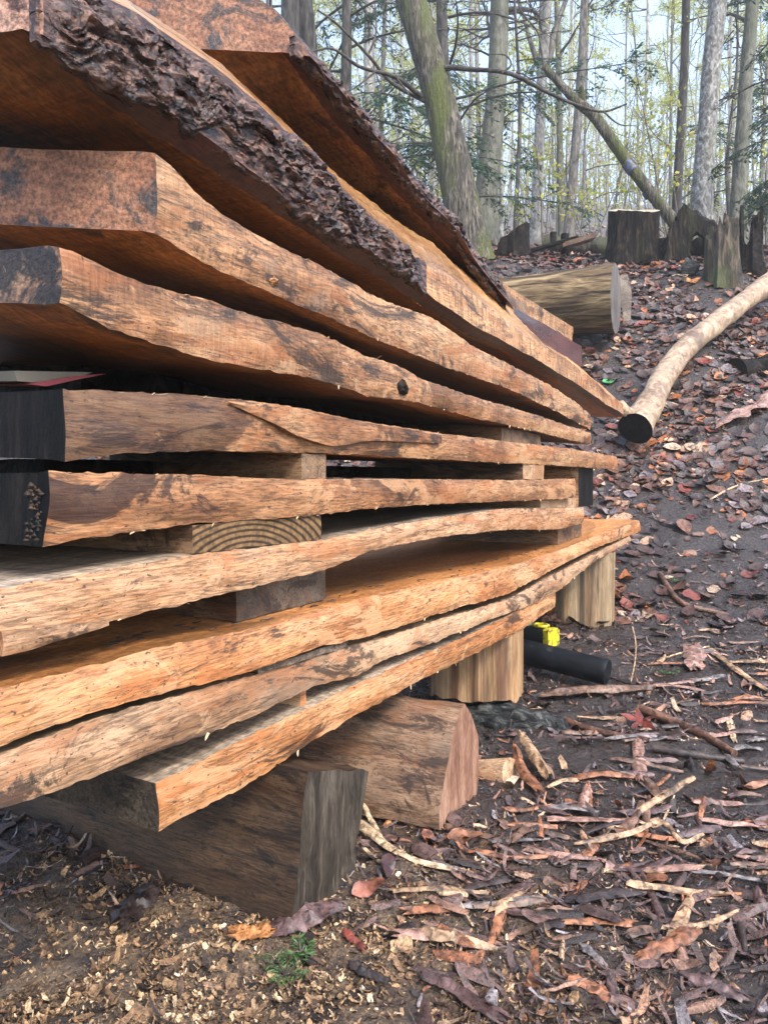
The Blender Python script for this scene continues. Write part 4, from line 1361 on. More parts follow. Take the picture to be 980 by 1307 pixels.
# hemlocks: drooping tiers of fine dark sprays
def hemlock(name, label, base, H, r0, limb, ntier, seed, first=.6, sprays=26, dead=.25, dens=1.0, aim=None):
    root = empty(name, base)
    tag(root, label, 'conifer', 'hemlocks at the edge of the wood')
    base = np.array(base, float)
    t = np.linspace(0, 1, 20)
    path = base + np.stack([.1 * vnoise(t * 3, seed, 0), .1 * vnoise(t * 3, seed, 4), t * H - .2], 1)
    V, F = tube(path, r0 * (1 - .8 * t), 12, .06, 5, seed, cap=False)
    mesh_obj('trunk', V, F, M['bark_dark'], parent=root)
    tubes, PP, DD = [], [], []
    for k in range(ntier):
        h = first + (H - first) * (k + random.random() * .8) / ntier
        a = random.uniform(0, 2 * math.pi)
        L = limb * (1.15 - h / H) * random.uniform(.7, 1.15)
        p = base + np.array([0, 0, h])
        d = np.array([math.cos(a), math.sin(a), random.uniform(.0, .25)])
        pts = [p]
        for i in range(9):
            d = d + np.array([0, 0, -.055]) + rng.normal(0, .05, 3)
            d /= np.linalg.norm(d)
            pts.append(pts[-1] + d * L / 9)
        pts = np.array(pts)
        tubes.append(tube(pts, np.linspace(r0 * .16 + .006, .003, 10), 5, cap=False))
        bare = random.random() < dead
        for q in range(int(sprays * L / limb * 1.2)):
            u = random.uniform(.18, 1)
            f = u * 9; i = min(8, int(f))
            s = pts[i] + (pts[i + 1] - pts[i]) * (f - i)
            side = np.cross(d, [0, 0, 1]); side /= np.linalg.norm(side) + 1e-9
            sd = d * random.uniform(.3, .9) + side * random.choice((-1, 1)) * random.uniform(.5, 1.0) + np.array([0, 0, random.uniform(-.45, .05)])
            sd /= np.linalg.norm(sd)
            sl = L * random.uniform(.12, .30) * (1.25 - u * .6)
            e = s + sd * sl
            m_ = (s + e) / 2 + np.array([0, 0, .02])
            tubes.append(tube(np.array([s, m_, e]), [.004, .003, .0015], 3, cap=False))
            if not bare:
                nn = int(sl / .013 * dens)
                ts = rng.uniform(.1, 1.05, nn)
                pp = s + (e - s) * ts[:, None] + np.array([0, 0, -.03]) * (ts ** 2)[:, None]
                side2 = np.cross(sd, [0, 0, 1.0]); side2 /= np.linalg.norm(side2) + 1e-9
                sg = rng.choice((-1, 1), nn)[:, None]
                PP.append(pp); DD.append(sd * rng.uniform(.3, .8, (nn, 1)) + side2 * sg * rng.uniform(.4, 1, (nn, 1)) + rng.normal(0, .15, (nn, 3)) + np.array([0, 0, -.15]))
    V, F = join(tubes)
    cr = mesh_obj('crown', V, F, M['twig'], parent=root)
    P, D_ = np.concatenate(PP), np.concatenate(DD)
    n = len(P)
    V, F, c = leaf_cloud(P, D_, rng.uniform(.035, .085, n), NEEDLE[rng.integers(0, 4, n)] * rng.uniform(.7, 1.6, (n, 1)), .28)
    mesh_obj('foliage', V, F, M['needle'], parent=cr, smooth=False, col=c)
    return root

hemlock('hemlock', 'hemlock with drooping dark green sprays between the mossy tree and the grey tree', gdp(570, 11.0), 11, .10, 2.6, 46, 2)
hemlock('hemlock', 'hemlock with thin twiggy tiers behind the bark slab', gdp(440, 10.5), 10, .09, 2.4, 40, 4, dead=.4)
hemlock('hemlock', 'young dark hemlock at the edge of the wood beside the speckled tree', gdp(985, 9.6), 5.5, .045, 1.25, 44, 6, sprays=30)
hemlock('hemlock', 'tall hemlock whose boughs hang over the speckled tree', gdp(862, 13.5), 13, .09, 2.2, 34, 8, first=4.3, dead=.2)
hemlock('hemlock', 'small hemlock beneath the dark tree beyond the stumps', gdp(925, 14.5), 5.5, .05, 1.5, 34, 10)
hemlock('hemlock', 'hemlock sapling growing beside the slim pale tree', gdp(655, 12.5), 7, .04, 1.3, 24, 12, dead=.5, first=1.5)

# slender trees deep in the wood: a few kinds, copied one by one
protos = []
for k in range(7):
    H = random.uniform(13, 19)
    mt = [M['bark_pale'], M['bark_brown'], M['bark_pale'], M['bark_brown'], M['bark_green'], M['bark_brown'], M['bark_pale']][k]
    r = random.uniform(.035, .085)
    lean = rng.normal(0, .5, 2)
    protos.append(deciduous('slender_tree', (0, 0, 0), (lean[0], lean[1], H), r, r * .35, mt, first=random.uniform(1.6, 3.5), nlimb=15, leaves=[6000, 3500, 8000, 6000, 9000, 2500, 7000][k], leafsize=(.035, .075),
                            limb=1.9, bend=.35, nseg=8, rough=.03, seed=40 + k, kids=(4, 3)))

def copy_tree(src, loc, rz, sc):
    def cp(o, par):
        c = o.copy()
        COL.objects.link(c)
        c.parent = par
        for ch in o.children: cp(ch, c)
        return c
    r = cp(src, None)
    r.location = loc
    r.rotation_euler = (0, 0, rz)
    r.scale = (sc,) * 3
    return r
NAMES_FAR = ['slender %s-barked tree with fresh yellow-green leaves deep in the wood' % c for c in ('pale', 'brown', 'pale', 'brown', 'green', 'brown', 'pale')]
first_used = [False] * len(protos)
for k in range(105):
    d = 15 + 46 * (k / 105) ** 1.0 + random.uniform(-1, 1)
    lat = random.uniform(-.34, .66) * 1.05
    px = 490 + lat * FPX * .98
    if d < 20 and (500 < px < 560): px += 80
    b = gdp(px, d, -.05)
    k2 = random.randrange(len(protos))
    sc = random.uniform(.75, 1.25)
    if first_used[k2]:
        o = copy_tree(protos[k2], b, random.uniform(0, 6.28), sc)
    else:
        first_used[k2] = True
        o = protos[k2]
        o.location = b; o.rotation_euler = (0, 0, random.uniform(0, 6.28)); o.scale = (sc,) * 3
    tag(o, NAMES_FAR[k2], 'tree', 'slender %s-barked trees deep in the wood' % NAMES_FAR[k2].split('-')[0].split()[1])

# the wood beyond, too far to tell one stem from the next
def far_wood():
    tubes, P, tint = [], [], []
    for k in range(300):
        d = random.uniform(56, 92)
        b = gdp(490 + random.uniform(-.62, .72) * FPX, d, -.3)
        h = random.uniform(5, 11)
        t = Vector((b.x + random.uniform(-.9, .9), b.y, b.z + h))
        r = random.uniform(.05, .12)
        tubes.append(tube(np.array([b, (b + t) / 2 + Vector((random.uniform(-.3, .3), 0, 0)), t]), [r, r * .7, r * .25], 5, cap=False))
        for q in range(7):
            s0 = np.array(b) + (np.array(t) - np.array(b)) * random.uniform(.25, .95)
            e0 = s0 + np.array([random.uniform(-2, 2), random.uniform(-1, 1), random.uniform(.3, 1.6)])
            tubes.append(tube(np.array([s0, (s0 + e0) / 2 + [0, 0, .1], e0]), [r * .35, r * .2, r * .1], 3, cap=False))
        n = random.randint(60, 150)
        f = rng.uniform(.12, 1.0, n)[:, None]
        P.append(np.array(b) + (np.array(t) - np.array(b)) * f + rng.normal(0, 1, (n, 3)) * np.array([1.3, 1.3, .7]))
    V, F = join(tubes)
    o = mesh_obj('far_wood', V, F, M['bark_brown'])
    tag(o, 'thin far-off wood closing the view along the hill', 'wood', kind='stuff')
    P = np.concatenate(P)
    n = len(P)
    V, F, c = leaf_cloud(P, rng.normal(size=(n, 3)), rng.uniform(.14, .34, n), LEAF_YG[rng.integers(0, 4, n)] * rng.uniform(.6, 1.2, (n, 1)), .6)
    tag(mesh_obj('foliage', V, F, M['spring_leaf'], parent=o, smooth=False, col=c), kind='stuff')
far_wood()

# brush of whips and saplings over the forest floor
def undergrowth():
    tubes, P, tips = [], [], []
    for k in range(420):
        d = random.uniform(10.5, 44)
        b = np.array(gdp(490 + random.uniform(-.35, .62) * FPX, d, -.05))
        h = random.uniform(.5, 2.6) * (1 + d / 60)
        ln = rng.normal(0, .18, 2)
        t = b + np.array([ln[0] * h, ln[1] * h, h])
        r = random.uniform(.006, .016) * (1 + d / 40)
        tubes.append(tube(np.array([b, (b + t) / 2 + rng.normal(0, .06, 3), t]), [r, r * .7, r * .3], 4, cap=False))
        for q in range(4):
            s0 = b + (t - b) * random.uniform(.3, .95)
            e0 = s0 + np.array([*rng.normal(0, .3, 2), random.uniform(.1, .5)]) * h * .45
            tubes.append(tube(np.array([s0, (s0 + e0) / 2, e0]), [r * .5, r * .35, r * .2], 3, cap=False))
            n = random.randint(3, 16)
            P.append(s0 + (e0 - s0) * rng.uniform(.2, 1.1, n)[:, None] + rng.normal(0, .07, (n, 3)))
    V, F = join(tubes)
    o = mesh_obj('undergrowth', V, F, M['bark_brown'])
    tag(o, 'thin whips and saplings in young leaf over the forest floor', 'undergrowth', kind='stuff')
    P = np.concatenate(P); n = len(P)
    V, F, c = leaf_cloud(P, rng.normal(size=(n, 3)), rng.uniform(.05, .11, n), LEAF_YG[rng.integers(0, 4, n)] * rng.uniform(.5, 1.1, (n, 1)), .6)
    tag(mesh_obj('foliage', V, F, M['spring_leaf'], parent=o, smooth=False, col=c), kind='stuff')
undergrowth()

# ------------------------------------------------------------------ litter on the ground
M['litter'] = tint_mat('wet_leaf_litter', .24, .5, 0, .55, 55, .8, True)
M['chips'] = tint_mat('sawdust_and_chips', .6, .3, 0, .5, 120, .5, True)

def leaf_template(curl, fold, w=.34, wav=0.0, n=4):
    V, F = [], []
    for i in range(n + 1):
        t = i / n
        hw = w * (math.sin(math.pi * min(1, t * .96 + .04)) ** .75) * (1.15 - .35 * t)
        z = curl * (t - .5) ** 2 * 1.6
        zw = wav * math.sin(t * 9)
        V += [(t - .5, -hw, z + fold * hw + zw), (t - .5, 0, z), (t - .5, hw, z + fold * hw - zw)]
    for i in range(n):
        for j in range(2):
            a = i * 3 + j
            F.append([a, a + 3, a + 4, a + 1])
    return np.array(V), np.array(F)

def chip_template(n=3, w=.25, curl=.3, tw=.3, taper=.5, seed=0):
    r = np.random.default_rng(seed)
    V, F = [], []
    for i in range(n + 1):
        t = i / n
        hw = w * (1 - taper * abs(2 * t - 1) ** 2) * r.uniform(.75, 1.2)
        z = curl * (t - .5) ** 2 * 2
        sh = r.uniform(-.06, .06)
        V += [(t - .5 + r.uniform(-.04, .04), -hw + sh, z + tw * (t - .5) * hw), (t - .5 + r.uniform(-.04, .04), hw + sh, z - tw * (t - .5) * hw)]
    for i in range(n):
        F.append([2 * i, 2 * i + 2, 2 * i + 3, 2 * i + 1])
    return np.array(V), np.array(F)

def bark_template(n=5, w=.2, arch=.25, seed=0):
    r = np.random.default_rng(seed)
    V, F = [], []
    for i in range(n + 1):
        t = i / n
        hw = w * r.uniform(.7, 1.15) * (1 - .45 * abs(2 * t - 1) ** 3)
        z = r.uniform(-.02, .02) + .1 * (t - .5) ** 2
        x = t - .5
        V += [(x + r.uniform(-.05, .05), -hw, z), (x, -hw * .3, z + arch * hw), (x + r.uniform(-.03, .03), hw * .4, z + arch * hw), (x + r.uniform(-.05, .05), hw, z)]
    for i in range(n):
        for j in range(3):
            a = i * 4 + j
            F.append([a, a + 4, a + 5, a + 1])
    return np.array(V), np.array(F)

def scatter(name, label, cat, temps, X, Y, size, pal, weights, mat, tilt=.35, lift=.4, jit=.25, width=(1, 1), zoff=0.0):
    n = len(X)
    e = .03
    Z = G(X, Y)
    nx, ny = -(G(X + e, Y) - G(X - e, Y)) / (2 * e), -(G(X, Y + e) - G(X, Y - e)) / (2 * e)
    N = np.stack([nx, ny, np.ones(n)], 1) + rng.normal(0, tilt, (n, 3)) * np.array([1, 1, .2])
    N /= np.linalg.norm(N, axis=1)[:, None]
    a = rng.uniform(0, 2 * np.pi, n)
    U = np.stack([np.cos(a), np.sin(a), np.zeros(n)], 1)
    U -= N * (U * N).sum(1)[:, None]; U /= np.linalg.norm(U, axis=1)[:, None]
    W = np.cross(N, U)
    P = np.stack([X, Y, Z], 1) + N * (size * lift * rng.uniform(0, .35, n) + zoff)[:, None]
    ti = rng.integers(0, len(temps), n)
    ci = rng.choice(len(pal), n, p=np.array(weights) / sum(weights))
    col = np.array(pal)[ci] * rng.uniform(1 - jit, 1 + jit, (n, 1))
    ws = rng.uniform(width[0], width[1], n)
    Vs, Fs, Cs, off = [], [], [], 0
    for k, (TV, TF) in enumerate(temps):
        s = np.where(ti == k)[0]
        if not len(s): continue
        L = TV[None] * size[s][:, None, None]
        v = P[s][:, None] + U[s][:, None] * L[..., :1] + W[s][:, None] * (L[..., 1:2] * ws[s][:, None, None]) + N[s][:, None] * L[..., 2:3]
        Vs.append(v.reshape(-1, 3))
        m = len(TV)
        Fs.append((TF[None] + (np.arange(len(s)) * m)[:, None, None] + off).reshape(-1, 4))
        Cs.append(np.repeat(col[s], m, 0))
        off += len(s) * m
    o = mesh_obj(name, np.concatenate(Vs), np.concatenate(Fs), mat, col=np.concatenate(Cs), smooth=True, origin=(0, 0, 0))
    return tag(o, label, cat, kind='stuff')

def wedge_pts(n, d0, d1, power=1.0, l0=-.62, l1=.66, dens=None):
    """random places on the ground ahead of the camera between two distances"""
    D = d0 + (d1 - d0) * rng.uniform(0, 1, n) ** power
    Lt = rng.uniform(l0, l1, n) * (D + .25)
    X = Lt * CS - D * SN
    Y = Lt * SN + D * CS
    if dens is not None:
        k = rng.uniform(0, 1, n) < dens(X, Y, D, Lt)
        X, Y = X[k], Y[k]
    return X, Y

LEAVES = [leaf_template(.4, .3), leaf_template(.2, .5), leaf_template(.8, .2, .3, .05), leaf_template(.1, .15, .36, .05), leaf_template(-.35, .3, .32), leaf_template(.05, .1, .33, .06)]
CHIPS = [chip_template(3, .16, .5, .8, .4, k) for k in range(4)] + [chip_template(3, .33, .2, .3, .3, 10 + k) for k in range(4)] + [chip_template(4, .09, 1.0, 1.0, .5, 20 + k) for k in range(3)]
BARKS = [bark_template(5, .17, .5, k) for k in range(4)] + [bark_template(6, .07, .7, 30 + k) for k in range(6)] + [bark_template(4, .30, .3, 50 + k) for k in range(2)]
SLIVERS = [chip_template(4, .045, .5, .8, .5, 60 + k) for k in range(5)] + [chip_template(4, .09, .3, .4, .4, 70 + k) for k in range(4)] + CHIPS[:3]

PAL_LEAF = [(.026, .014, .011), (.060, .028, .020), (.12, .052, .030), (.26, .080, .020), (.34, .19, .11), (.13, .10, .10), (.40, .28, .19), (.14, .026, .013)]
PAL_BARK = [(.022, .014, .012), (.060, .033, .028), (.11, .065, .055), (.20, .11, .075), (.32, .18, .11), (.40, .27, .17), (.17, .145, .15), (.24, .09, .04)]
PAL_CHIP = [(.50, .36, .22), (.38, .25, .14), (.28, .17, .09), (.17, .10, .055), (.08, .048, .032), (.028, .02, .016), (.58, .45, .30)]

def saw_d(X, Y, D, L):
    """sawdust gathers by the near timber and thins out towards the track"""
    r = np.hypot((X + .72) * 1.05, (Y - .75) * .9)
    return np.clip(1.05 - r / .72, 0, 1) * np.clip(.75 + .9 * fbm(X * 6, Y * 6, 0, 3, 77), .04, 1)
X, Y = wedge_pts(95000, .95, 2.3, 1.0, -.75, .45, saw_d)
scatter('sawdust_litter', 'pale sawdust and shavings heaped around the dark timber', 'sawdust', CHIPS, X, Y, rng.uniform(.005, .014, len(X)), PAL_CHIP, [1.6, 3, 4, 4, 3, 3, .8], M['chips'], .55, .6)
X, Y = wedge_pts(2600, .95, 2.0, 1.0, -.75, .4, saw_d)
scatter('shaving_litter', 'larger curled wood shavings on the sawdust', 'shavings', CHIPS, X, Y, rng.uniform(.016, .036, len(X)), PAL_CHIP, [.5, 2, 3, 4, 4, 4, .1], M['chips'], .5, .6)

def track_d(X, Y, D, L):
    mud = np.clip((D - 3.0) / .8, 0, 1) * np.clip((L - .7) / .4, 0, 1)
    return np.clip(.75 + .8 * fbm(X * 3, Y * 3, 0, 3, 88), .1, 1) * (1 - .75 * mud) * (1 - np.clip(1.7 - np.hypot(X + .78, Y - .75) / .40, 0, .97))
X, Y = wedge_pts(26000, .7, 4.6, 1.2, -.6, .66, track_d)
scatter('bark_litter', 'crumbled bark and wet leaf scraps trodden into the track', 'bark litter', BARKS + SLIVERS, X, Y, .010 + .075 * rng.uniform(0, 1, len(X)) ** 3, PAL_BARK, [6, 7, 6, 4, 1.6, 1.3, 2, 1.6], M['litter'], .24, .4, width=(.35, 1.2))
X, Y = wedge_pts(47000, .7, 4.2, 1.15, -.6, .66, track_d)
scatter('crumb_litter', 'fine crumbs of wood and bark on the track', 'bark litter', SLIVERS, X, Y, rng.uniform(.006, .022, len(X)), PAL_BARK + [(.5, .38, .26)], [5, 6, 6, 4, 2.5, 2, 4, 1.5, 1.5], M['litter'], .5, .5)
X, Y = wedge_pts(650, 1.0, 3.8, .8, -.5, .62, track_d)
scatter('leaf_scraps_litter', 'dead leaves lying among the bark of the track', 'leaf litter', LEAVES, X, Y, rng.uniform(.025, .055, len(X)), PAL_LEAF, [4, 5, 4, .7, 2, 3, 1.4, .6], M['litter'], .22, .3)
def bank_d(X, Y, D, L):
    mud = np.clip((4.9 - D) / .6, 0, 1) * np.clip((L - .8) / .5, 0, 1)
    return (1 - .88 * mud) * np.clip(.8 + .9 * fbm(X * 2.5, Y * 2.5, 0, 3, 99), .12, 1)
X, Y = wedge_pts(46000, 3.4, 9.5, 1.0, -.35, .64, bank_d)
scatter('leaf_litter', 'thick wet brown leaf litter covering the bank', 'leaf litter', LEAVES, X, Y, (.03 + .10 * rng.uniform(0, 1, len(X)) ** 1.8), PAL_LEAF, [7, 7, 5, 1.3, .9, 1.8, .6, .9], M['litter'], .17, .3)
X, Y = wedge_pts(9000, 9.5, 34, 1.4, -.4, .66)
scatter('far_leaf_litter', 'pale leaf litter on the forest floor among the far trees', 'leaf litter', LEAVES, X, Y, rng.uniform(.09, .2, len(X)), PAL_LEAF, [3, 4, 4, 2, 2, 2, 1, .5], M['litter'], .4, .4)

# ------------------------------------------------------------------ bark strips, sticks and leaves one can pick up
def strip_mat(name, c, wet=.35, sc=60):
    m = Mat(name, wet)
    n1 = m.noise(sc, 6, None, .68, .6)
    n2 = m.noise(14, 6, None, .65, .8)
    b = m.ramp(n1, [(.38, mul(c, .3)), (.5, c), (.62, mul(c, 1.6))])
    b = m.mix(b, m.ramp(n2, [(.38, .4), (.62, 1.4)]), .85, 'MULTIPLY')
    m.color(b)
    m.rough(m.ramp(n2, [(.3, wet - .1), (.7, wet + .25)]))
    m.bump(n1, .7, .004)
    return m.m
SM = {k: strip_mat(k + '_bark_strip', c, w) for k, c, w in (
    ('tan', (.30, .19, .11), .4), ('brown', (.13, .075, .05), .35), ('pink', (.27, .155, .12), .35), ('purple', (.085, .050, .046), .28), ('orange', (.38, .16, .055), .4),
    ('pale', (.50, .36, .22), .5), ('dark', (.030, .020, .018), .3), ('red', (.13, .03, .02), .28), ('rust', (.24, .10, .05), .4), ('grey', (.15, .13, .125), .35))}

def strip_geo(pts, w0, w1, th, curl, seed, lift=.006, n=26, k=9):
    """a flake of bark or wood: bowed across, bent along, ragged at the rims"""
    path = spline(pts, n)
    T = np.gradient(path, axis=0); T /= np.linalg.norm(T, axis=1)[:, None]
    S = np.cross(T, [0, 0, 1.0]); S /= np.linalg.norm(S, axis=1)[:, None] + 1e-9
    Nn = np.cross(S, T)
    t = np.linspace(0, 1, n)
    w = (w0 + (w1 - w0) * t) * (1 - .35 * np.abs(2 * t - 1) ** 8)
    U = np.linspace(-1, 1, k)
    TT, UU = np.meshgrid(t, U, indexing='ij')
    ww = w[:, None] * .5 * (1 + .24 * fbm(TT * 6, np.where(UU > 0, 3.0, -3.0), seed, 3, seed))
    relief = .22 * ww * fbm(TT * 6, UU * 2, seed, 3, seed + 5)
    endn = np.zeros((n, k))
    endn[0] = 1.1 * ww[0] * vnoise(U * 4, 0, seed, seed + 9)
    endn[-1] = 1.1 * ww[-1] * vnoise(U * 4, 1, seed, seed + 9)
    flat = path[:, None] + S[:, None] * (UU * ww)[..., None] + T[:, None] * endn[..., None]
    V = []
    for side in (1, 0):
        h_ = curl * ww * (1 - UU ** 2) + lift + side * th * (1 - .6 * UU ** 2) + relief
        V.append((flat + Nn[:, None] * h_[..., None]).reshape(-1, 3))
    V = np.concatenate(V)
    F = []
    m_ = n * k
    for i in range(n - 1):
        for j in range(k - 1):
            a = i * k + j
            F.append([a, a + k, a + k + 1, a + 1])
            F.append([m_ + a, m_ + a + 1, m_ + a + k + 1, m_ + a + k])
    for i in range(n - 1):
        a, b = i * k, i * k + k - 1
        F.append([a, m_ + a, m_ + a + k, a + k]); F.append([b, b + k, m_ + b + k, m_ + b])
    for j in range(k - 1):
        a, b = j, (n - 1) * k + j
        F.append([a, a + 1, m_ + a + 1, m_ + a]); F.append([b, m_ + b, m_ + b + 1, b + 1])
    return np.array(V), F

def bark_strip(label, px, w0, w1, mat, curl=.25, th=.003, lift=.006, name='bark_strip', cat='bark strip', lifts=None):
    pts = [gp(*p) for p in px]
    d = sum((CAM_M.transposed() @ (p - CAM_P)).z for p in pts) / -len(pts)
    if lifts:
        for p, l in zip(pts, lifts): p.z += l
    V, F = strip_geo(pts, w0 * d / FPX, w1 * d / FPX, th, curl, len(label) * 3 + px[0][0] % 17, lift)
    return tag(mesh_obj(name, V, F, SM[mat], sharp=45), label, cat)

bark_strip('stiff tan bark strip tilted up beside the curled strip', [(806, 1046), (845, 1030), (885, 1014)], 14, 12, 'tan', .3, lifts=(.0, .012, .03))
bark_strip('long tan strip curling at its end on the track', [(734, 1082), (797, 1075), (843, 1064), (871, 1084), (897, 1078)], 11, 6, 'tan', .5, lifts=(0, .006, .018, .004, .012))
bark_strip('long flat pinkish bark slab in front of the bark-covered log', [(700, 1053), (768, 1053), (812, 1056)], 16, 15, 'pink', .2)
bark_strip('thin bright orange sliver of wood', [(841, 1139), (883, 1146), (960, 1148)], 7, 5, 'orange', .2)
bark_strip('narrow tan strip pointing at the dark stick stub', [(831, 1193), (894, 1190), (943, 1179)], 9, 8, 'tan', .4, lifts=(0, 0, .01))
bark_strip('broad rusty orange bark plate tilted on the track', [(817, 1230), (850, 1222), (890, 1212)], 26, 24, 'rust', .25, lifts=(0, .008, .02))
bark_strip('reddish bark plate at the bottom of the track', [(723, 1254), (755, 1268), (786, 1288)], 22, 18, 'rust', .15)
bark_strip('small purple-grey bark flake', [(743, 1214), (758, 1228), (774, 1243)], 14, 10, 'grey', .2)
bark_strip('broad purple bark plate close to the frame corner', [(877, 1258), (912, 1270), (950, 1284)], 30, 24, 'purple', .25)
bark_strip('purple bark slab lying level right of the tilted tan strip', [(886, 1029), (915, 1029), (946, 1032)], 13, 11, 'pink', .3)
bark_strip('pale pink strip at the edge of the frame', [(938, 1097), (960, 1101), (990, 1108)], 10, 8, 'pink', .2)
bark_strip('long dark strip under the curled tan strip', [(823, 1080), (866, 1092), (909, 1106)], 8, 6, 'brown', .3)
bark_strip('broad pale peeled wood strip beside the dark timber', [(455, 1066), (497, 1091), (540, 1108), (606, 1123)], 17, 8, 'pale', .2, lifts=(.02, .008, .002, 0))
bark_strip('short pale sliver below the broad peeled strip', [(455, 1078), (470, 1094), (486, 1108)], 8, 6, 'pale', .2)
bark_strip('pale sliver leaning between the timber and the split log', [(462, 1046), (474, 1062), (488, 1078)], 8, 6, 'pale', .2, lifts=(.03, .015, 0))
bark_strip('red-brown curved bark ribbon in the sawdust', [(640, 1166), (634, 1190), (620, 1216), (594, 1251)], 16, 9, 'rust', .4)
bark_strip('long purple bark plate at the bottom of the frame', [(537, 1246), (585, 1275), (645, 1310)], 24, 26, 'purple', .25)
bark_strip('dark rolled bark piece in the sawdust', [(446, 1240), (470, 1252), (496, 1262)], 13, 11, 'dark', .9)
bark_strip('dark red curled scrap beside the purple crumpled bark', [(438, 1198), (450, 1210), (466, 1223)], 12, 9, 'red', .8)
bark_strip('crumpled purple bark lump against the foot of the timber', [(357, 1194), (395, 1184), (436, 1176)], 44, 36, 'purple', .25, th=.004, lifts=(0, .012, .02))
bark_strip('black crumpled scrap lying in the sawdust under the planks', [(155, 1182), (175, 1160), (196, 1138)], 40, 34, 'dark', .4, th=.004)
bark_strip('square orange wood chip at the foot of the timber', [(302, 1200), (324, 1200), (348, 1200)], 32, 28, 'orange', .1, th=.006)
bark_strip('dark brown flat board scrap behind the bark-covered log', [(690, 895), (755, 888), (832, 882)], 28, 14, 'brown', .15, th=.012, lifts=(.01, .01, 0))
bark_strip('upright bark scrap among the sticks', [(813, 950), (815, 975), (817, 1002)], 18, 16, 'pink', .3)
bark_strip('square pinkish chip on the wet track', [(885, 826), (886, 842), (887, 858)], 26, 24, 'pink', .1)
bark_strip('pale splintered strip on the wet track', [(906, 831), (940, 858), (980, 886)], 12, 8, 'tan', .3)
bark_strip('small whitish wood chip between the sticks', [(930, 920), (934, 936), (938, 952)], 9, 6, 'pale', .2)
bark_strip('large pinkish sheet of bark on the leafy bank', [(985, 505), (950, 525), (912, 548)], 44, 30, 'pink', .15, th=.006)
bark_strip('curled tan bark leaning at the end of the short pale log', [(664, 962), (680, 980), (700, 1000)], 16, 20, 'tan', .6, lifts=(.05, .03, .005))
bark_strip('second curled tan bark at the end of the short pale log', [(656, 975), (665, 995), (690, 1016)], 12, 16, 'rust', .6, lifts=(.04, .02, .0))
bark_strip('flat brown bark below the split log', [(570, 1062), (610, 1070), (652, 1078)], 15, 12, 'brown', .3)
bark_strip('narrow rust strip in front of the broad pale strip', [(610, 1094), (650, 1100), (700, 1098)], 10, 7, 'rust', .3)
bark_strip('thin light brown strip pointing at the frame edge', [(880, 1120), (920, 1124), (985, 1136)], 8, 6, 'grey', .3)
# slivers standing against the split log
def leaning_sliver(label, pts, w0, w1, mat):
    V, F = strip_geo([at(*p) for p in pts], w0 * pts[0][2] / FPX, w1 * pts[0][2] / FPX, .003, .2, 7, 0)
    tag(mesh_obj('wood_sliver', V, F, SM[mat], sharp=45), label, 'sliver')
leaning_sliver('brown sliver leaning upright against the split log', [(527, 960, 1.80), (518, 1000, 1.78), (506, 1035, 1.74), (488, 1078, 1.68)], 8, 12, 'rust')
leaning_sliver('orange split sliver leaning beside the upright brown one', [(512, 1010, 1.74), (500, 1040, 1.72), (480, 1082, 1.66)], 5, 9, 'orange')

def ground_stick(label, px, r, mat, lift=.0, name='stick', lifts=None):
    pts = [gp(*p) for p in px]
    d = sum((CAM_M.transposed() @ (p - CAM_P)).z for p in pts) / -len(pts)
    rr = r * d / FPX
    for i, p in enumerate(pts): p.z += rr * .7 + lift + (lifts[i] if lifts else 0)
    n = 22
    V, F = tube(spline(pts, n), np.interp(np.linspace(0, 1, n), [0, .5, 1], [rr, rr * .9, rr * .65]), 10, .14, 30, len(label))
    return tag(mesh_obj(name, V, tri_fix(F), mat, sharp=60), label, 'stick')
SB = strip_mat('brown_stick_bark', (.11, .055, .035), .4)
SD = strip_mat('dark_stick_bark', (.035, .024, .02), .35)
SP = strip_mat('bleached_stick', (.42, .30, .18), .5)
ground_stick('thickest brown stick slanting across the track', [(819, 911), (887, 938), (937, 967)], 6.5, SB)
ground_stick('forked-looking brown stick beside the red leaf', [(720, 924), (763, 938), (829, 949)], 5, SB)
ground_stick('dark stick lying below the thickest one', [(833, 961), (890, 970), (949, 978)], 6.5, SD)
ground_stick('thin stick bent on the wet track', [(842, 736), (867, 771), (910, 785), (929, 789)], 4, SB)
ground_stick('thin dark twig crossing the sawdust', [(554, 1139), (611, 1151), (649, 1165), (711, 1196)], 2, SD)
ground_stick('stubby dark stick at the frame edge', [(943, 1180), (947, 1200), (951, 1222)], 5.5, SD)
ground_stick('pale straight stick on the bark litter', [(769, 1116), (796, 1114), (826, 1114)], 3, SP)
ground_stick('thin tan twig on the wet track', [(830, 850), (860, 838), (905, 826)], 1.3, SP)
ground_stick('long thin twig over the leaves of the bank', [(905, 640), (940, 622), (985, 612)], 1.5, SP)
ground_stick('brown twig near the black pipe', [(778, 866), (800, 874), (822, 878)], 2, SD)
def stalk():
    b = gp(804, 874)
    d = -(CAM_M.transposed() @ (b - CAM_P)).z
    V, F = tube(spline([b, at(810, 845, d), at(811, 820, d), at(807, 800, d)], 14), np.linspace(.0035, .0022, 14), 7)
    tag(mesh_obj('dry_stalk', V, tri_fix(F), SP), 'thin pale dry stalk standing beside the black pipe', 'stalk')
stalk()

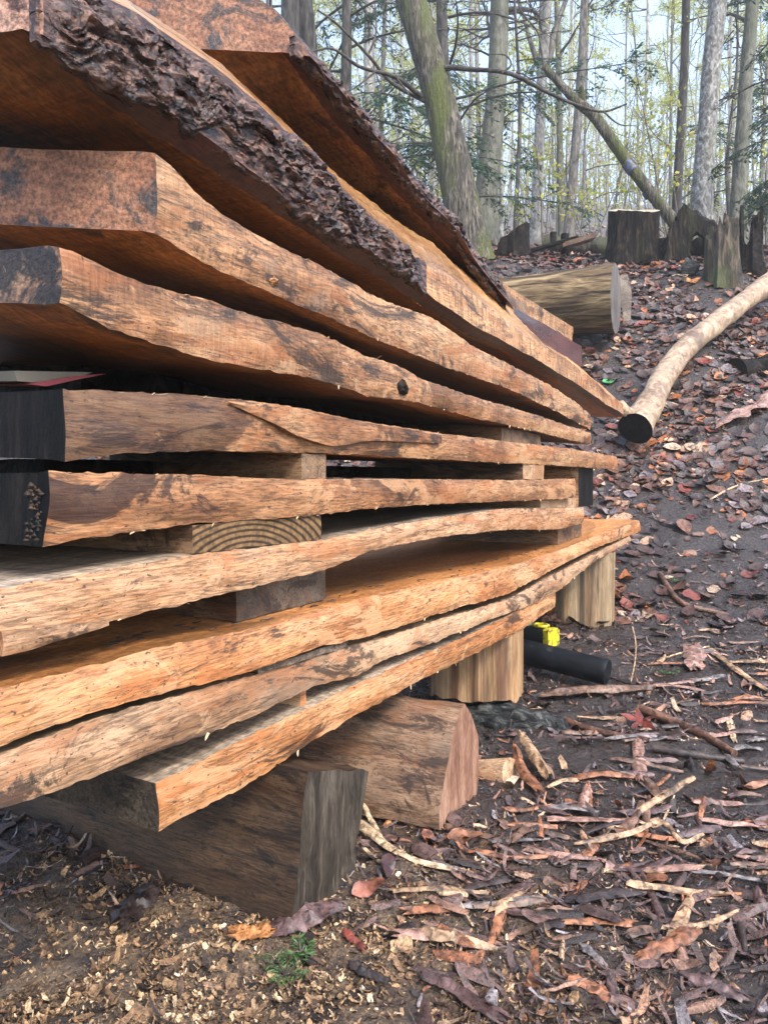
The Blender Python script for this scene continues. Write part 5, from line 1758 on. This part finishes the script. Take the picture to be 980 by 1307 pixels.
# single leaves
def single_leaf(label, px, py, size, col, yaw, tilt=.2, lobes=0, rough=.3):
    c = gp(px, py)
    d = -(CAM_M.transposed() @ (c - CAM_P)).z
    s = size * d / FPX
    n = 40
    V = [(0, 0, 0)]
    for i in range(n):
        a = 2 * math.pi * i / n
        if lobes:
            r = .35 + .18 * math.cos(lobes * a) + .06 * math.cos(3 * lobes * a)
        else:
            r = .5 / math.sqrt(math.cos(a) ** 2 + (math.sin(a) / .5) ** 2) * (1 + .04 * math.cos(12 * a))
        z = .25 * r * abs(math.sin(a)) + .10 * math.cos(2 * a + 1)
        V.append((r * math.cos(a), r * math.sin(a), z))
    V = np.array(V) * s
    R_ = np.array((Euler((tilt, -tilt * .6, yaw)).to_matrix()))
    V = V @ R_.T
    V = V - np.array([0, 0, V[:, 2].min() * .6]) + np.array(c) + np.array([0, 0, .006])
    F = [[0, 1 + i, 1 + (i + 1) % n] for i in range(n)]
    m = strip_mat('leaf_tone', col, rough, 40)
    tag(mesh_obj('fallen_leaf', V, F, m), label, 'leaf')
single_leaf('dark red lobed leaf among the sticks', 817, 930, 44, (.10, .018, .010), .6, .35, 5)
single_leaf('ribbed brown leaf below the split log', 594, 1078, 46, (.20, .09, .05), .3, .3)
single_leaf('glossy red-brown leaf in front of the pale strip', 470, 1142, 46, (.15, .055, .035), 1.0, .3)
single_leaf('dark maroon leaf beside the broad pale strip', 494, 1114, 38, (.045, .018, .016), 2.0, .5)
single_leaf('rusty leaf beside the timber end', 548, 1078, 34, (.17, .07, .045), 2.5, .4)
single_leaf('dark red leaf on the wet track', 958, 738, 26, (.10, .022, .012), .4, .4)
single_leaf('red leaf at the frame edge above the track', 880, 665, 20, (.10, .015, .012), 1.4, .3)
single_leaf('pale orange leaf on the bank beside the far planks', 806, 470, 18, (.40, .20, .10), .2, .2)
single_leaf('orange leaf below the mossy rotten stump', 885, 362, 24, (.36, .13, .03), .9, .5)
single_leaf('fresh green leaf behind the far end of the planks', 780, 490, 24, (.05, .20, .06), .6, .3)

# sprig of hemlock on the sawdust
def sprig(label, px, py, size, seed):
    c = gp(px, py)
    d = -(CAM_M.transposed() @ (c - CAM_P)).z
    s = size * d / FPX
    root = empty('conifer_sprig', c)
    tag(root, label, 'sprig')
    r = np.random.default_rng(seed)
    tubes, P, D_ = [], [], []
    for k in range(6):
        a = r.uniform(0, 6.28)
        e = np.array([math.cos(a), math.sin(a), .35]) * s * r.uniform(.5, 1)
        b0 = np.array(c) + np.array([0, 0, .006])
        tubes.append(tube(np.array([b0, b0 + e * .5 + [0, 0, .004], b0 + e]), [.0015, .0012, .0006], 4, cap=False))
        n = 40
        t = r.uniform(.1, 1, n)
        P.append(b0 + e * t[:, None])
        sd = np.cross(e, [0, 0, 1.0]); sd /= np.linalg.norm(sd)
        D_.append(e / np.linalg.norm(e) * .5 + sd * r.choice((-1, 1), n)[:, None] + r.normal(0, .25, (n, 3)))
    V, F = join(tubes)
    mesh_obj('stem', V, F, M['twig'], parent=root)
    P, D_ = np.concatenate(P), np.concatenate(D_)
    V, F, cl = leaf_cloud(P, D_, r.uniform(.010, .018, len(P)), np.tile(np.array([[.09, .17, .06]]), (len(P), 1)) * r.uniform(.6, 1.4, (len(P), 1)), .14)
    mesh_obj('needles', V, F, M['needle'], parent=root, smooth=False, col=cl)
sprig('small green hemlock sprig on the sawdust', 365, 1255, 42, 1)
sprig('tiny green hemlock sprig near the bottom edge', 384, 1222, 24, 2)
sprig('green mossy sprig on the wet track', 852, 862, 26, 3)
sprig('small green sprig on the track near the stack', 860, 745, 16, 4)

# more bark strips, alike and scattered
for k in range(120):
    while True:
        D = random.uniform(1.2, 3.4); lt = random.uniform(-.12, .52)
        X_, Y_ = lt * D * CS - D * SN, lt * D * SN + D * CS
        if X_ > -.62 + .1 * random.random(): break
    L_ = random.uniform(.05, .18); a = random.uniform(-.45, .45) + YAW + (0 if random.random() < .75 else 1.2)
    q = []
    for t in (-.5, 0, .5):
        x, y = X_ + math.cos(a) * L_ * t, Y_ + math.sin(a) * L_ * t
        q.append(Vector((x, y, g(x, y) + random.uniform(0, .008))))
    V, F = strip_geo(q, random.uniform(.008, .034), random.uniform(.006, .026), .002, random.uniform(.1, .6), k, .005, n=9, k=5)
    tone = random.choice(('tan', 'brown', 'brown', 'pink', 'purple', 'purple', 'rust', 'dark', 'grey'))
    tag(mesh_obj('bark_strip', V, F, SM[tone], sharp=45), 'loose scrap of wet %s bark lying among the crumbs of the track' % tone, 'bark strip', 'loose %s bark scraps on the track' % tone)

# bark crumbs on the bright plank
def crumbs():
    parts = []
    for k in range(60):
        y = random.uniform(.75, 2.9)
        x = XF - random.uniform(.015, .12)
        z = zof(P7, y)
        q = [Vector((x + random.uniform(-.006, .006), y + t * random.uniform(.004, .014), z + .001)) for t in (-1, 0, 1)]
        V, F = strip_geo(q, random.uniform(.002, .006), random.uniform(.001, .004), .0012, .3, k, .001, n=4, k=3)
        parts.append((V, np.array(F)))
    V, F = join(parts)
    tag(mesh_obj('bark_crumbs', V, F, SM['dark'], parent=P7.o, smooth=False), kind='stuff')
crumbs()

# ------------------------------------------------------------------ haze of the wood
def haze():
    x0, x1, y0, y1, z0, z1 = -133, 132, -130, 134, -3.5, 56
    V = [(x, y, z) for x in (x0, x1) for y in (y0, y1) for z in (z0, z1)]
    F = [[0, 1, 3, 2], [4, 6, 7, 5], [0, 4, 5, 1], [2, 3, 7, 6], [0, 2, 6, 4], [1, 5, 7, 3]]
    m = bpy.data.materials.new('forest_haze')
    m.use_nodes = True
    t = m.node_tree
    t.nodes.clear()
    o = t.nodes.new('ShaderNodeOutputMaterial')
    v = t.nodes.new('ShaderNodeVolumePrincipled')
    v.inputs['Color'].default_value = (.95, .95, .92, 1)
    v.inputs['Density'].default_value = .0045
    v.inputs['Anisotropy'].default_value = .2
    t.links.new(v.outputs[0], o.inputs['Volume'])
    h = mesh_obj('haze', V, F, m, smooth=False)
    tag(h, 'pale haze filling the far wood', 'haze', kind='stuff')
haze()
